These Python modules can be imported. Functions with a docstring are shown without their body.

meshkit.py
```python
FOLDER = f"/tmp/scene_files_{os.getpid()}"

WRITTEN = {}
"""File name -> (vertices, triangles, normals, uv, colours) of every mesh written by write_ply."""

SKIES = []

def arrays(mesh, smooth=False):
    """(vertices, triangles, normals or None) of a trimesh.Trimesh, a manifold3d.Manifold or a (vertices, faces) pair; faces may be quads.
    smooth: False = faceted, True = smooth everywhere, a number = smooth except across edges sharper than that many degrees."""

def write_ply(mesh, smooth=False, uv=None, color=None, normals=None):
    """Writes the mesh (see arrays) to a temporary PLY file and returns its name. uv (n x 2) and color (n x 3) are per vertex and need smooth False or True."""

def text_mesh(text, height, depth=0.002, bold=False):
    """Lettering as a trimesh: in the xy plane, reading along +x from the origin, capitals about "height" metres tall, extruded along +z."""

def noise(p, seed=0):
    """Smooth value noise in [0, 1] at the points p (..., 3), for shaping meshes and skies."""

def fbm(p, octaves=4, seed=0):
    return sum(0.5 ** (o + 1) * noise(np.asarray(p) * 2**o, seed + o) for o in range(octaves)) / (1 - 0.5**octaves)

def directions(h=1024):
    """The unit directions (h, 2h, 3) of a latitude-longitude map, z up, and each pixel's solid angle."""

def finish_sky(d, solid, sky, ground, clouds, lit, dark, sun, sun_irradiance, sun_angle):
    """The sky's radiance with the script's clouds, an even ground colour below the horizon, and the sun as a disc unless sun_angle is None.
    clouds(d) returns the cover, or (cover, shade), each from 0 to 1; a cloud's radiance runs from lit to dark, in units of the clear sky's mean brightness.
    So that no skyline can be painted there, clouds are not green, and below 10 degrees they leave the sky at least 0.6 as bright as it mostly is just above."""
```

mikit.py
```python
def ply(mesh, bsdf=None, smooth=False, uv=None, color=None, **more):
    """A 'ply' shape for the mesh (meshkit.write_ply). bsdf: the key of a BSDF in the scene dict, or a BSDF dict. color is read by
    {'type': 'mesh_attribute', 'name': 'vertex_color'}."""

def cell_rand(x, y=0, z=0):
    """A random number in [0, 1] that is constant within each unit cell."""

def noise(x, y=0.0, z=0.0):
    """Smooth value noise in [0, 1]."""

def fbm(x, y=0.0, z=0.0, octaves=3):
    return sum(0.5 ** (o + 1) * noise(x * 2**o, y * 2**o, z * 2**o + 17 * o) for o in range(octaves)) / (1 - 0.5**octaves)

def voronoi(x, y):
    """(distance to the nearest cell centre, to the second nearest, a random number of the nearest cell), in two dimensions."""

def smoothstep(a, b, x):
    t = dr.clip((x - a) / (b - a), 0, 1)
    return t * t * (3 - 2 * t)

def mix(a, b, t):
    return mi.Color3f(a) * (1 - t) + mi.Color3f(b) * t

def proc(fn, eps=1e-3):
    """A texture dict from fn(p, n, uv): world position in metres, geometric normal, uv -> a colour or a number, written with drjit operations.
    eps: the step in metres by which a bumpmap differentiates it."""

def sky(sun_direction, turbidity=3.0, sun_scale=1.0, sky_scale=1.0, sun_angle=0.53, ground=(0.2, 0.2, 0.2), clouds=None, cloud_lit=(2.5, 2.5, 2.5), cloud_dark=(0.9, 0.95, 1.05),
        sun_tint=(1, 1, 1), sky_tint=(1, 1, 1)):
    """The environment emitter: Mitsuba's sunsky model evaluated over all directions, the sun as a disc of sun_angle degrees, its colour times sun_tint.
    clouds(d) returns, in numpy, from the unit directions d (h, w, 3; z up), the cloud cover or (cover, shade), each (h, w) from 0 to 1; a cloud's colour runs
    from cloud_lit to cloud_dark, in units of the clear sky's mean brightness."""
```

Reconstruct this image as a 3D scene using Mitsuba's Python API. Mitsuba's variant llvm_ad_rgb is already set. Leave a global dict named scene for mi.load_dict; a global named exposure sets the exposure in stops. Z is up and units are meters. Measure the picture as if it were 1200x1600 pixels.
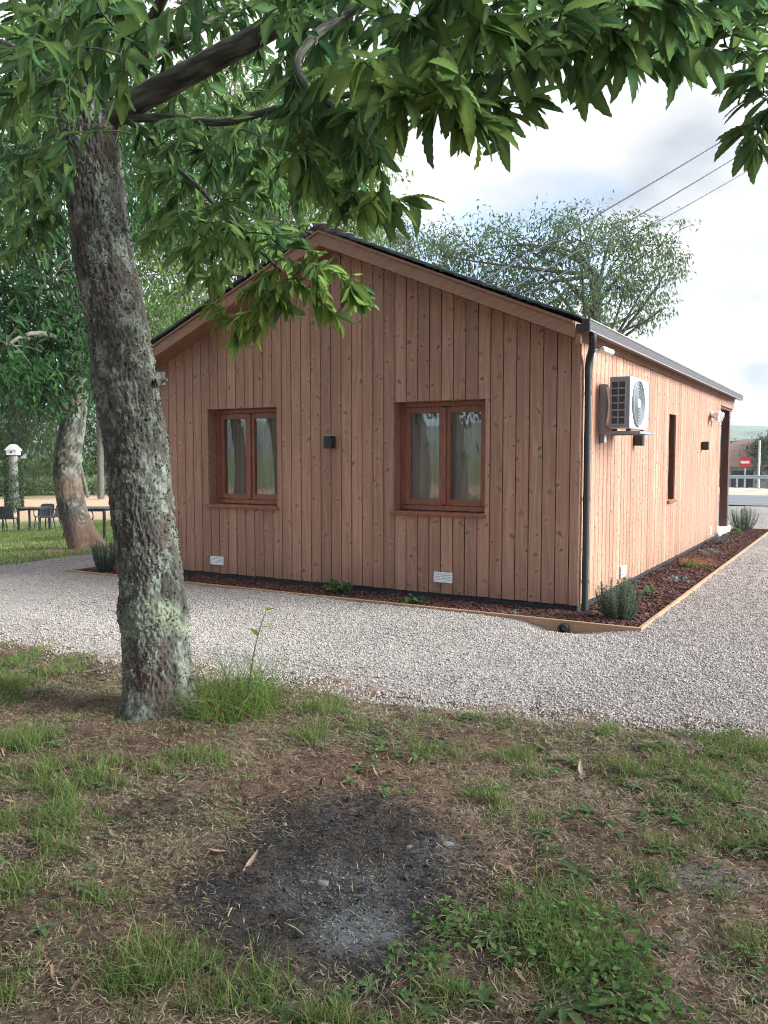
import math
import numpy as np, trimesh, drjit as dr, mitsuba as mi, mikit, meshkit
from shapely.geometry import Polygon, box as sbox
from mikit import noise, fbm, cell_rand, smoothstep, mix, voronoi
T = mi.ScalarTransform4f
scene, labels = {}, {}
# ------------------------------------------------------------------ camera, sky, exposure
EYE = np.array([2.2226, -7.3085, 1.4877])
FWD = np.array([-0.50228, 0.86222, -0.06525])
scene['camera'] = dict(type='perspective', fov=49.80, fov_axis='x', near_clip=0.05, far_clip=6000.0,
                       to_world=T().look_at(origin=EYE.tolist(), target=(EYE + FWD).tolist(), up=[0, 0, 1]))


def clouds(d):
    h = d[..., 2:3] + 0.25
    q = np.concatenate([d[..., :2] / h * 1.5, h * 0 + 3.1], -1)
    a = meshkit.fbm(q, 5, 3)
    b = meshkit.fbm(q * 2.3 + 5, 4, 9)
    cover = np.clip(0.52 + 4.2 * (a - 0.45), 0.0, 1)
    shade = np.clip(2.8 * (b - 0.47), 0, 0.85)
    return cover, shade


scene['sky'] = mikit.sky((0.85, 0.26, 0.46), turbidity=3.5, sun_scale=1.05, sun_angle=26, clouds=clouds,
                         cloud_lit=(1.25, 1.25, 1.27), cloud_dark=(0.50, 0.56, 0.68), sun_tint=(0.65, 0.93, 1.42), sky_tint=(0.80, 1.0, 1.22))
exposure = 3.42

LIMB_PATHS=[[[-1.82,-3.82,3.59],[-1.97,-3.83,3.88],[-2.16,-3.85,4.25],[-2.36,-3.82,4.74],[-2.4,-3.68,5.28]],[[-1.84,-3.82,3.43],[-1.64,-3.74,3.54],[-1.16,-3.66,3.68],[-0.72,-3.69,3.73],[-0.31,-3.74,3.78],[0.08,-3.86,3.82],[0.62,-4.01,3.74],[1.18,-4.04,3.62],[1.67,-3.88,3.49],[2.05,-3.68,3.22]],[[-1.83,-3.82,3.45],[-1.59,-3.72,3.48],[-1.22,-3.66,3.43],[-0.96,-3.68,3.35],[-0.49,-3.77,3.3],[-0.09,-3.77,3.27],[0.65,-4.4,2.98],[1.11,-4.73,2.83]],[[-1.82,-3.8,3.53],[-1.59,-3.72,3.46],[-1.3,-3.72,3.21],[-1.01,-3.74,2.96],[-0.72,-3.71,2.69],[-0.5,-3.66,2.5]],[[-1.85,-3.82,3.54],[-2.01,-3.87,3.66],[-2.52,-3.73,4.05],[-3.26,-3.67,4.46]],[[-1.85,-3.82,3.56],[-1.66,-3.78,3.7],[-1.33,-3.87,3.82],[-1.02,-4.03,3.9],[-0.63,-4.26,3.91]],[[-1.87,-3.83,3.58],[-1.79,-3.67,3.79],[-1.81,-3.19,4.18],[-1.77,-2.67,4.6],[-1.77,-2.16,5.2]],[[2.05,-3.68,3.22],[2.04,-3.76,2.98],[1.95,-3.89,2.8]],[[0.08,-3.86,3.82],[0.33,-4.46,3.21],[0.4,-4.78,2.87],[0.64,-4.78,2.66]]]
TIPS=[[1.49,-5.11,2.69],[1.37,-5.2,2.63],[1.47,-4.44,3.03],[1.69,-4.21,3.0],[1.45,-4.23,3.21],[1.26,-5.25,2.47],[0.66,-4.15,3.01],[1.06,-5.47,2.49],[1.41,-4.9,2.75],[1.15,-4.86,2.68],[0.85,-4.79,2.82],[1.68,-4.52,2.93],[1.63,-4.23,2.95],[0.61,-4.03,3.57],[0.84,-4.95,2.69],[1.73,-3.39,3.35],[1.2,-4.04,3.28],[1.13,-4.27,3.2],[0.66,-4.57,2.96],[1.28,-5.0,2.59],[1.14,-4.56,2.91],[1.17,-4.63,3.12],[1.8,-3.54,3.38],[1.13,-5.29,2.66],[0.98,-5.05,2.75],[1.45,-5.05,2.63],[1.72,-4.27,3.01],[0.93,-5.18,2.92],[1.75,-4.25,2.93],[1.48,-3.98,3.1],[0.9,-5.17,2.88],[0.63,-4.13,3.19],[0.99,-4.11,3.07],[1.39,-3.79,3.29],[1.24,-4.41,2.87],[1.31,-5.23,2.61],[0.7,-4.82,2.92],[1.65,-4.11,3.23],[1.28,-4.24,3.04],[1.06,-5.03,2.66],[1.16,-5.24,2.7],[1.16,-5.29,2.8],[1.03,-4.58,2.9],[1.21,-4.87,2.97],[1.8,-4.35,3.02],[1.12,-4.99,2.77],[1.05,-4.24,3.15],[1.25,-4.69,3.04],[1.45,-4.78,2.64],[0.57,-4.23,3.39],[1.23,-3.9,3.42],[1.4,-4.09,3.08],[0.94,-4.61,3.06],[0.6,-3.96,3.21],[0.33,-4.1,3.5],[1.27,-5.21,2.71],[0.87,-5.11,2.85],[1.89,-4.63,2.91],[0.89,-4.62,3.13],[0.56,-4.25,2.97],[1.63,-4.31,2.97],[0.62,-4.5,3.33],[1.37,-4.35,2.95],[1.27,-4.36,3.21],[1.31,-4.09,3.15],[1.23,-4.56,2.93],[0.89,-4.1,3.1],[1.63,-4.51,3.05],[1.84,-3.93,3.0],[1.88,-4.11,3.02],[1.37,-4.82,2.92],[1.22,-4.56,2.81],[1.04,-4.56,3.11],[1.56,-3.56,3.46],[1.76,-4.19,2.89],[0.52,-4.54,2.93],[1.52,-3.8,3.1],[1.6,-3.86,3.06],[0.57,-4.11,3.29],[1.51,-4.03,3.25],[1.27,-5.21,2.77],[1.17,-4.67,3.01],[0.56,-4.41,2.88],[0.49,-4.31,3.25],[1.44,-3.63,3.39],[1.62,-4.8,2.84],[1.21,-5.13,2.48],[1.11,-5.19,2.43],[1.25,-5.08,2.43],[1.09,-5.29,2.42],[1.23,-4.68,2.66],[1.17,-4.73,2.52],[1.16,-5.05,2.46],[1.1,-5.33,2.46],[1.05,-4.68,2.72],[1.09,-5.04,2.54],[1.14,-4.67,2.66],[1.12,-5.27,2.48],[0.02,-4.02,2.81],[0.35,-4.41,2.75],[0.51,-4.41,2.5],[0.12,-4.23,3.01],[0.42,-4.73,2.5],[0.59,-4.49,2.43],[0.49,-4.52,2.67],[0.71,-4.71,2.44],[0.33,-4.52,2.7],[0.42,-4.6,2.51],[0.09,-4.36,2.67],[0.67,-4.79,2.34],[0.27,-3.83,2.65],[0.04,-4.29,2.82],[0.66,-4.83,2.68],[0.3,-4.31,2.67],[0.52,-4.75,2.71],[0.49,-4.36,2.72],[0.52,-4.55,2.49],[0.4,-4.47,2.67],[0.42,-4.51,2.5],[0.22,-4.56,2.77],[0.52,-4.45,2.79],[0.46,-4.94,2.52],[0.35,-4.7,2.75],[0.41,-4.75,2.66],[0.18,-4.12,2.93],[0.08,-4.19,2.97],[0.38,-4.29,2.69],[0.36,-4.77,2.79],[0.48,-4.83,2.51],[0.47,-4.94,2.65],[0.55,-4.61,2.7],[0.65,-4.4,2.5],[-1.93,-3.16,3.66],[-2.26,-3.03,3.84],[-1.26,-2.43,3.28],[-1.22,-3.73,2.97],[-0.68,-4.29,2.63],[-1.89,-3.25,3.69],[-0.15,-4.06,2.73],[-0.64,-4.02,2.62],[-1.2,-3.62,3.1],[-0.82,-3.7,3.29],[-1.63,-2.9,3.35],[-0.62,-4.13,2.87],[-1.9,-3.32,3.46],[-1.53,-2.84,3.59],[-0.61,-3.63,3.01],[-0.44,-3.79,2.99],[-2.17,-2.6,3.29],[-0.58,-4.14,3.03],[-0.34,-4.14,2.89],[-0.98,-3.88,3.19],[-1.26,-3.8,2.9],[-1.82,-2.84,3.22],[-1.05,-3.21,2.79],[-0.59,-4.37,3.03],[-1.06,-3.96,3.12],[-1.02,-3.01,2.91],[-0.54,-3.78,2.87],[-1.47,-3.78,3.35],[-1.61,-2.2,3.33],[-1.43,-3.51,3.14],[-2.29,-2.73,3.08],[-1.58,-3.49,3.26],[-0.76,-3.52,2.82],[-1.47,-3.15,3.38],[-1.63,-2.21,3.93],[-0.24,-4.18,2.92],[-2.05,-2.37,4.0],[-1.88,-2.26,3.45],[-1.84,-2.58,2.94],[-0.98,-3.27,3.01],[-0.87,-3.61,3.09],[-0.6,-4.21,2.5],[-1.71,-2.86,3.13],[-0.76,-3.87,2.85],[-0.42,-4.05,2.84],[-0.36,-4.09,3.04],[-0.85,-3.7,3.14],[-0.91,-4.25,2.59],[-0.84,-4.21,2.64],[-0.81,-3.71,2.76],[-2.1,-2.58,3.43],[-1.72,-2.76,3.21],[-2.19,-2.52,3.66],[-1.47,-3.2,3.6],[-2.06,-2.8,3.61],[-1.67,-3.56,3.22],[-1.85,-2.96,3.05],[-1.75,-2.86,3.0],[-0.85,-4.17,3.18],[-1.21,-3.9,3.19],[-0.42,-4.17,2.53],[-1.0,-2.95,3.38],[-1.97,-3.2,3.05],[-2.37,-2.64,3.49],[-2.65,-2.58,3.39],[-0.73,-4.21,2.5],[-1.59,-2.75,3.31],[-0.53,-3.68,3.14],[-2.55,-2.67,3.52],[-0.66,-4.05,2.53],[-1.56,-2.42,2.99],[-0.46,-3.86,2.63],[-1.77,-2.44,3.14],[-0.33,-3.93,2.81],[-1.16,-3.68,3.4],[-0.63,-4.2,2.97],[-1.04,-3.15,3.31],[-1.23,-3.87,3.02],[-0.79,-4.64,3.29],[0.11,-5.52,2.96],[-1.36,-3.97,4.01],[-0.96,-4.77,3.65],[-1.23,-4.59,3.64],[-1.51,-3.94,4.2],[-0.28,-4.93,3.35],[-1.35,-4.28,3.88],[-1.85,-4.16,4.1],[-0.75,-5.12,3.32],[-0.04,-5.47,2.77],[-0.64,-5.16,2.94],[-0.82,-4.66,3.12],[0.09,-5.35,2.66],[-1.3,-4.7,3.78],[-1.19,-4.71,3.47],[0.06,-5.31,2.86],[-0.44,-5.13,3.1],[-1.75,-4.21,3.77],[-1.47,-4.15,3.71],[-1.15,-4.25,3.81],[-1.61,-4.34,3.54],[-0.61,-4.62,3.4],[-1.03,-4.89,3.38],[-0.37,-5.17,2.79],[-1.34,-4.24,3.51],[-0.76,-4.87,3.49],[0.02,-5.68,2.73],[-1.65,-4.52,3.42],[-0.68,-4.89,3.03],[-0.65,-4.89,3.3],[-0.47,-4.94,3.22],[-1.58,-4.25,3.41],[-1.46,-4.47,3.92],[-1.08,-4.6,3.79],[-1.71,-4.33,3.63],[-0.94,-4.69,3.25],[-0.87,-4.38,3.86],[-0.38,-5.1,3.0],[-0.37,-4.92,3.24],[-0.33,-5.0,2.96],[-0.0,-5.29,2.93],[-1.42,-4.4,3.84],[-1.81,-4.38,3.67],[-0.74,-4.99,3.25],[-0.25,-5.11,3.03],[-0.39,-5.05,3.2],[-0.69,-5.18,2.87],[-1.24,-4.43,3.72],[-0.8,-4.95,3.03],[-0.08,-5.64,2.93],[-1.47,-4.51,3.72],[-1.36,-2.87,4.45],[-1.75,-3.11,4.18],[-2.19,-1.89,5.22],[-1.88,-2.9,4.22],[-2.45,-2.08,4.2],[-1.52,-1.54,4.52],[-1.23,-2.87,4.54],[-1.92,-2.91,4.86],[-1.19,-3.06,4.17],[-1.37,-2.4,4.98],[-1.3,-2.33,4.57],[-1.73,-3.21,4.21],[-1.83,-1.81,4.86],[-1.52,-3.47,3.81],[-1.62,-3.2,4.53],[-0.9,-3.01,4.42],[-1.05,-3.02,4.31],[-1.47,-2.55,4.25],[-1.62,-3.48,4.02],[-1.25,-3.24,4.27],[-1.35,-3.17,4.16],[-2.02,-3.18,3.79],[-1.21,-3.01,4.06],[-1.11,-2.52,3.93],[-2.78,-2.32,5.39],[-1.53,-1.96,5.14],[-0.72,-2.73,4.3],[-0.7,-2.97,4.52],[-1.71,-2.57,4.4],[-1.18,-2.73,4.39],[-2.02,-3.24,4.22],[-1.22,-3.34,3.65],[-2.3,-2.31,4.25],[-1.62,-3.25,4.28],[-1.42,-2.7,4.78],[-2.1,-1.92,4.58],[-2.61,-2.44,4.93],[-2.01,-2.04,4.25],[-1.28,-1.81,4.71],[-1.71,-1.48,5.13],[-0.8,-2.6,4.16],[-1.56,-3.09,4.27],[-1.69,-3.41,3.85],[-1.58,-2.97,4.02],[-1.24,-2.36,4.34],[-2.36,-2.39,4.35],[-1.84,-2.99,3.8],[-2.21,-2.87,4.85],[-1.45,-1.83,4.41],[-1.37,-1.91,4.61],[-2.43,-2.19,4.98],[-2.05,-2.56,5.09],[-1.09,-2.43,4.8],[-1.35,-3.18,4.48],[-2.58,-2.5,4.25],[-2.34,-2.26,5.13],[-1.41,-2.44,4.04],[-1.67,-3.59,3.79],[-1.64,-2.63,4.52],[-1.63,-2.16,4.04],[-2.77,-2.21,5.24],[-1.75,-2.2,4.78],[-2.09,-2.08,4.4],[-1.23,-2.71,4.0],[-0.84,-2.61,4.65],[-1.74,-3.34,3.68],[-1.6,-2.47,3.89],[-1.25,-2.24,4.83],[-1.0,-3.14,3.75],[-1.64,-3.27,3.79],[-1.66,-2.2,4.61],[-1.81,-3.0,4.53],[-1.73,-2.97,4.23],[-0.89,-2.85,4.62],[-2.08,-2.44,4.24],[-2.02,-1.79,5.43],[-1.78,-2.49,5.01],[-1.71,-2.98,4.06],[-0.69,-2.78,4.43],[-1.96,-2.46,5.11],[-2.33,-2.93,4.88],[-1.73,-2.6,3.86],[-1.89,-2.43,4.93],[-0.74,-2.91,3.75],[-1.12,-3.29,3.6],[-0.8,-2.88,3.94],[-1.37,-2.25,4.32],[-0.77,-2.77,4.01],[-2.25,-2.13,4.71],[-2.33,-2.88,4.8],[-2.75,-2.38,4.86],[-1.44,-2.35,4.75],[-1.61,-2.12,4.55],[-2.12,-1.93,5.44],[-1.9,-1.54,5.31],[-1.83,-1.9,5.25],[-1.32,-1.99,4.91],[-1.86,-3.2,4.07],[-1.51,-1.33,5.48],[-1.72,-2.64,4.29],[-1.62,-2.95,4.51],[-1.19,-3.05,3.8],[-1.35,-2.41,3.98],[-1.63,-1.76,4.43],[-2.03,-3.2,4.39],[0.13,-4.47,3.16],[0.61,-4.89,3.1],[0.34,-4.3,3.5],[0.18,-4.21,3.28],[0.35,-4.58,3.05],[0.44,-4.93,3.09],[0.01,-4.3,3.36],[0.39,-4.8,2.87],[-0.08,-4.35,3.58],[0.26,-4.44,3.24],[0.5,-4.89,3.16],[0.13,-4.61,3.22],[0.14,-4.32,3.43],[0.32,-4.86,3.13],[0.57,-4.92,2.75],[0.09,-4.55,3.03],[1.81,-4.7,2.66],[1.38,-4.26,3.12],[1.59,-4.62,2.72],[1.46,-4.63,2.7],[1.79,-4.64,2.81],[1.58,-4.92,2.68],[1.59,-4.47,2.83],[1.62,-4.92,2.73],[1.41,-4.82,2.71],[1.24,-4.22,2.9],[1.73,-4.86,2.75],[1.6,-3.86,3.12],[1.57,-4.41,3.01],[1.48,-4.08,3.11],[1.58,-4.86,2.63],[1.71,-4.64,2.7],[1.47,-4.76,2.83],[1.7,-4.48,2.9],[1.43,-4.06,3.06],[1.74,-4.1,3.02],[1.29,-4.09,3.02],[1.7,-4.82,2.72],[2.16,-3.76,2.99],[2.01,-3.39,3.09],[2.01,-3.38,3.22],[2.13,-3.91,2.8],[1.98,-3.44,3.37],[2.23,-3.9,2.98],[2.26,-3.57,3.05],[2.04,-3.63,3.2],[2.11,-3.65,3.28],[2.28,-3.69,2.85],[2.22,-4.0,2.8],[2.27,-3.6,3.22],[1.89,-3.41,3.44],[1.94,-3.73,3.14],[-3.61,-2.58,3.8],[-1.7,-4.16,2.94],[-2.53,-3.75,3.29],[-3.84,-2.87,4.25],[-2.54,-3.67,3.63],[-3.17,-3.35,3.58],[-2.61,-3.49,3.16],[-2.97,-3.28,2.97],[-3.09,-3.39,3.01],[-2.26,-3.84,2.96],[-2.44,-3.82,2.93],[-2.2,-4.17,2.64],[-2.82,-3.35,3.38],[-2.95,-3.21,3.18],[-3.09,-3.37,3.3],[-3.08,-2.98,4.02],[-2.34,-3.78,3.14],[-2.26,-3.77,3.34],[-2.87,-3.57,3.64],[-3.79,-2.53,4.12],[-4.03,-2.83,3.81],[-3.62,-3.11,3.77],[-2.38,-3.9,3.35],[-1.68,-4.13,3.11],[-3.45,-3.22,3.26],[-3.75,-2.75,4.28],[-2.19,-3.94,2.79],[-3.2,-3.44,3.75],[-2.68,-3.76,3.12],[-2.93,-3.2,3.91],[-2.34,-3.78,3.25],[-2.14,-3.76,2.93],[-3.85,-3.0,3.28],[-3.7,-3.01,3.12],[-3.49,-3.17,4.2],[-3.59,-2.83,3.3],[-4.0,-2.78,3.67],[-1.91,-3.92,3.01],[-2.02,-4.05,3.21],[-2.7,-3.22,3.24],[-3.36,-3.06,3.88],[-2.31,-3.75,3.67],[-2.51,-3.61,2.92],[-2.83,-3.22,3.68],[-1.61,-4.15,3.26],[-2.87,-3.51,3.88],[-1.96,-4.19,3.0],[-3.62,-2.96,4.05],[-0.14,-3.52,2.33],[-0.25,-3.59,2.25],[-0.35,-3.58,2.33],[-0.47,-3.59,2.43],[-0.56,-3.63,2.58],[-0.69,-3.73,2.18],[-0.77,-3.78,2.13],[-0.82,-3.81,2.25],[-0.93,-3.74,2.43],[-0.62,-3.67,2.48],[-0.28,-3.59,2.51],[-0.39,-3.64,2.61],[-0.75,-3.62,2.63],[-0.92,-3.61,2.58],[-1.19,-3.65,2.55],[-0.2,-3.55,2.42],[-0.89,-3.84,2.32],[-0.66,-3.82,2.37],[-0.49,-3.78,2.36],[-0.58,-3.78,2.25],[-0.85,-3.8,2.53],[-0.46,-3.71,2.3],[-0.26,-3.7,2.4],[-1.04,-3.79,2.66],[-0.37,-3.74,2.7],[-0.65,-3.88,2.23],[-0.13,-3.63,2.35],[-0.85,-3.92,2.42],[-0.47,-3.81,2.59],[-0.32,-3.67,2.5],[1.8,-3.98,2.68],[1.85,-4.02,2.57],[1.82,-3.96,2.8],[1.86,-3.94,2.73],[1.86,-4.05,2.84],[1.77,-3.99,2.87]]
GREEN_PATCHES=[[-2.87,-3.49,0.32,0.5,0.8],[-1.49,-4.66,0.16,0.52,0.9],[-0.81,-4.93,0.31,0.46,0.9],[-0.44,-5.39,0.17,0.33,1.0],[-0.62,-4.73,0.17,0.27,0.7],[0.58,-5.6,0.24,0.18,1.1],[0.81,-5.53,0.16,0.13,0.9],[-0.35,-3.53,0.14,0.45,0.9],[-0.06,-3.6,0.14,0.23,0.6],[0.25,-3.6,0.27,0.34,0.6],[-0.57,-4.29,0.19,0.16,0.6],[0.46,-3.06,0.11,0.14,0.8],[0.96,-4.05,0.16,0.2,0.7],[0.87,-3.5,0.19,0.22,0.5],[1.01,-2.99,0.17,0.23,0.6],[1.49,-3.42,0.27,0.36,0.6],[1.69,-2.82,0.2,0.28,0.8],[1.62,-3.95,0.23,0.21,0.7],[1.81,-3.77,0.16,0.29,0.8],[1.46,-4.9,0.22,0.24,0.7],[1.72,-5.01,0.11,0.1,0.7],[1.3,-5.31,0.26,0.11,0.7],[1.91,-4.56,0.12,0.21,0.6],[1.99,-4.88,0.09,0.12,0.6],[1.08,-5.52,0.26,0.06,0.8],[0.0,-5.45,0.13,0.13,0.5],[1.31,-4.64,0.13,0.11,0.5],[1.59,-4.38,0.11,0.09,0.5],[1.11,-4.99,0.1,0.07,0.4],[0.25,-4.81,0.15,0.08,0.3],[0.04,-4.8,0.13,0.1,0.4],[-2.52,-4.05,0.25,0.65,0.8],[0.15,-5.91,0.11,0.19,0.6],[1.28,-3.11,0.19,0.19,0.6]]
CHAR_PATCHES=[[0.63,-4.94,0.43,0.54,1.0],[0.52,-4.59,0.46,0.34,0.8],[0.44,-4.99,0.32,0.33,0.7],[0.89,-5.02,0.23,0.24,0.8]]
ASH_PATCHES=[[0.88,-5.16,0.14,0.14,0.9],[0.7,-4.97,0.24,0.17,0.45],[0.85,-4.52,0.12,0.07,0.5],[1.79,-4.28,0.16,0.09,1.0],[1.75,-4.72,0.08,0.04,0.7],[0.94,-4.65,0.14,0.07,0.3]]
RED_PATCHES=[[0.26,-3.95,0.43,0.29,1.0],[0.49,-3.72,0.38,0.35,0.7],[-1.09,-4.43,0.46,0.4,0.8],[-0.04,-4.31,0.35,0.31,0.6],[1.36,-4.03,0.31,0.24,0.5]]
LITTER=[[-0.439,-4.609,0.06,0.0],[0.178,-4.98,0.085,0.0],[0.328,-5.067,0.1,0.0],[0.274,-4.055,0.09,1.0],[1.115,-3.577,0.1,0.0],[0.224,-4.681,0.03,2.0],[0.872,-4.5,0.05,3.0],[0.276,-5.638,0.07,0.0],[-0.685,-4.647,0.04,2.0],[-0.025,-4.579,0.03,2.0],[-0.549,-4.586,0.03,2.0],[1.987,-4.889,0.11,1.0],[0.738,-4.565,0.03,2.0],[0.866,-4.146,0.12,4.0],[0.614,-4.975,0.05,3.0],[-3.135,-2.945,0.1,1.0],[-0.521,-3.945,0.09,1.0],[0.706,-5.27,0.1,5.0],[0.477,-5.309,0.05,5.0]]
WEEDS=[[1.375,-4.459,0.12,0.0],[1.338,-4.697,0.14,0.0],[1.584,-4.432,0.12,0.0],[1.403,-4.793,0.12,0.0],[1.724,-4.79,0.09,0.0],[1.591,-5.012,0.15,0.0],[1.71,-5.09,0.16,0.0],[1.555,-5.195,0.15,0.0],[1.886,-4.77,0.1,0.0],[1.148,-4.225,0.08,0.0],[1.226,-4.337,0.09,0.0],[1.427,-4.924,0.16,1.0],[1.522,-4.907,0.16,1.0],[1.544,-4.775,0.13,1.0],[1.654,-5.043,0.14,1.0],[1.757,-5.108,0.12,1.0],[1.131,-5.036,0.1,1.0],[1.114,-5.219,0.07,1.0],[-0.23,-4.958,0.15,2.0],[-0.182,-4.861,0.13,2.0],[1.143,-4.966,0.09,1.0],[1.73,-3.531,0.1,0.0],[1.863,-3.997,0.1,0.0],[1.622,-3.67,0.09,0.0]]
CROWN_BIG=[[-9.7,16.83,7.91,1.12],[-8.55,16.74,7.85,1.19],[-7.39,17.01,7.76,1.28],[-6.43,17.18,7.78,1.2],[-5.3,18.0,7.9,1.21],[-4.78,20.55,8.39,1.3],[-3.89,21.16,8.41,1.05],[-3.29,20.22,7.64,0.71],[-5.54,17.58,6.61,1.45],[-4.78,20.23,6.99,1.29],[-7.54,19.14,6.98,1.38],[-5.08,18.06,5.68,0.88],[-4.09,19.52,6.21,0.64],[-5.7,16.19,8.16,0.7],[-5.37,21.16,9.34,0.86],[-5.44,17.45,8.56,0.57],[-8.14,17.8,8.72,0.61],[-3.98,19.86,7.05,0.91],[-8.95,19.23,7.25,1.09],[-3.29,19.41,6.11,0.43],[-3.83,20.17,5.88,0.33]]
CROWN_SMALL=[[-13.51,21.7,9.74,1.0],[-13.13,23.17,10.27,0.78],[-14.59,22.61,10.46,1.04],[-12.8,23.68,9.95,0.78],[-15.94,23.36,11.34,1.22]]
CROWN_TWO=[[-10.01,2.01,3.18,0.76],[-9.38,2.36,3.02,0.49],[-10.28,1.74,3.81,0.92],[-9.7,2.31,4.06,0.76],[-11.54,2.96,5.27,1.14],[-10.17,2.36,6.18,1.1],[-9.15,2.6,6.5,1.02],[-9.89,3.12,2.83,0.35],[-9.88,1.42,2.8,0.52],[-10.41,0.93,4.21,1.23],[-11.11,1.46,6.5,1.29],[-10.86,3.23,8.14,1.41],[-10.97,4.97,6.52,0.78],[-10.5,3.68,3.86,0.49],[-8.59,0.68,5.09,0.65],[-8.61,1.34,4.39,0.49],[-7.75,-0.2,2.99,0.51],[-9.78,2.01,2.74,0.43],[-9.8,2.79,8.18,1.22],[-12.29,1.85,3.07,0.82]]
CROWN_THREE=[[-12.84,9.55,7.45,1.68],[-12.81,7.88,6.13,1.1],[-11.27,6.9,5.05,0.73],[-11.48,10.26,7.92,1.59],[-11.86,13.16,9.44,1.87],[-10.18,12.59,8.31,1.06],[-14.14,8.8,8.11,1.51],[-11.84,9.68,9.11,1.64],[-13.06,8.43,9.42,1.44],[-12.79,7.2,4.79,0.61],[-11.16,11.55,10.4,1.56],[-10.46,13.05,10.42,1.26],[-11.85,10.71,6.91,0.86],[-12.73,9.99,10.52,1.52]]
CROWN_FAR_A=[[-45.37,27.47,6.28,2.49],[-47.02,27.18,4.25,2.52],[-47.6,30.53,3.97,2.22],[-48.37,29.23,8.28,2.62],[-43.48,27.94,5.82,2.05],[-47.96,27.76,2.17,1.71],[-44.39,29.0,1.73,1.27]]
CROWN_FAR_B=[[-47.1,33.88,2.69,1.77],[-47.27,36.06,1.77,1.44],[-46.45,32.18,0.85,1.09],[-44.7,35.35,4.54,2.33],[-49.26,37.03,7.18,1.97],[-45.75,36.87,2.24,1.92],[-44.69,34.33,0.14,0.83],[-47.52,34.05,5.95,1.4]]
CROWN_FAR_C=[[-34.81,28.41,7.38,2.27],[-34.43,30.16,9.08,2.33],[-35.01,28.03,4.73,1.89],[-39.05,29.79,7.78,2.02],[-30.24,28.39,9.24,1.8]]
CROWN_R_A=[[-4.48,64.16,1.23,1.51],[-4.91,64.12,0.22,1.01],[-4.16,66.08,-0.06,1.55],[-5.59,64.96,1.48,0.72],[-5.32,65.82,2.26,0.72],[-3.51,65.99,1.99,1.74]]
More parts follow.
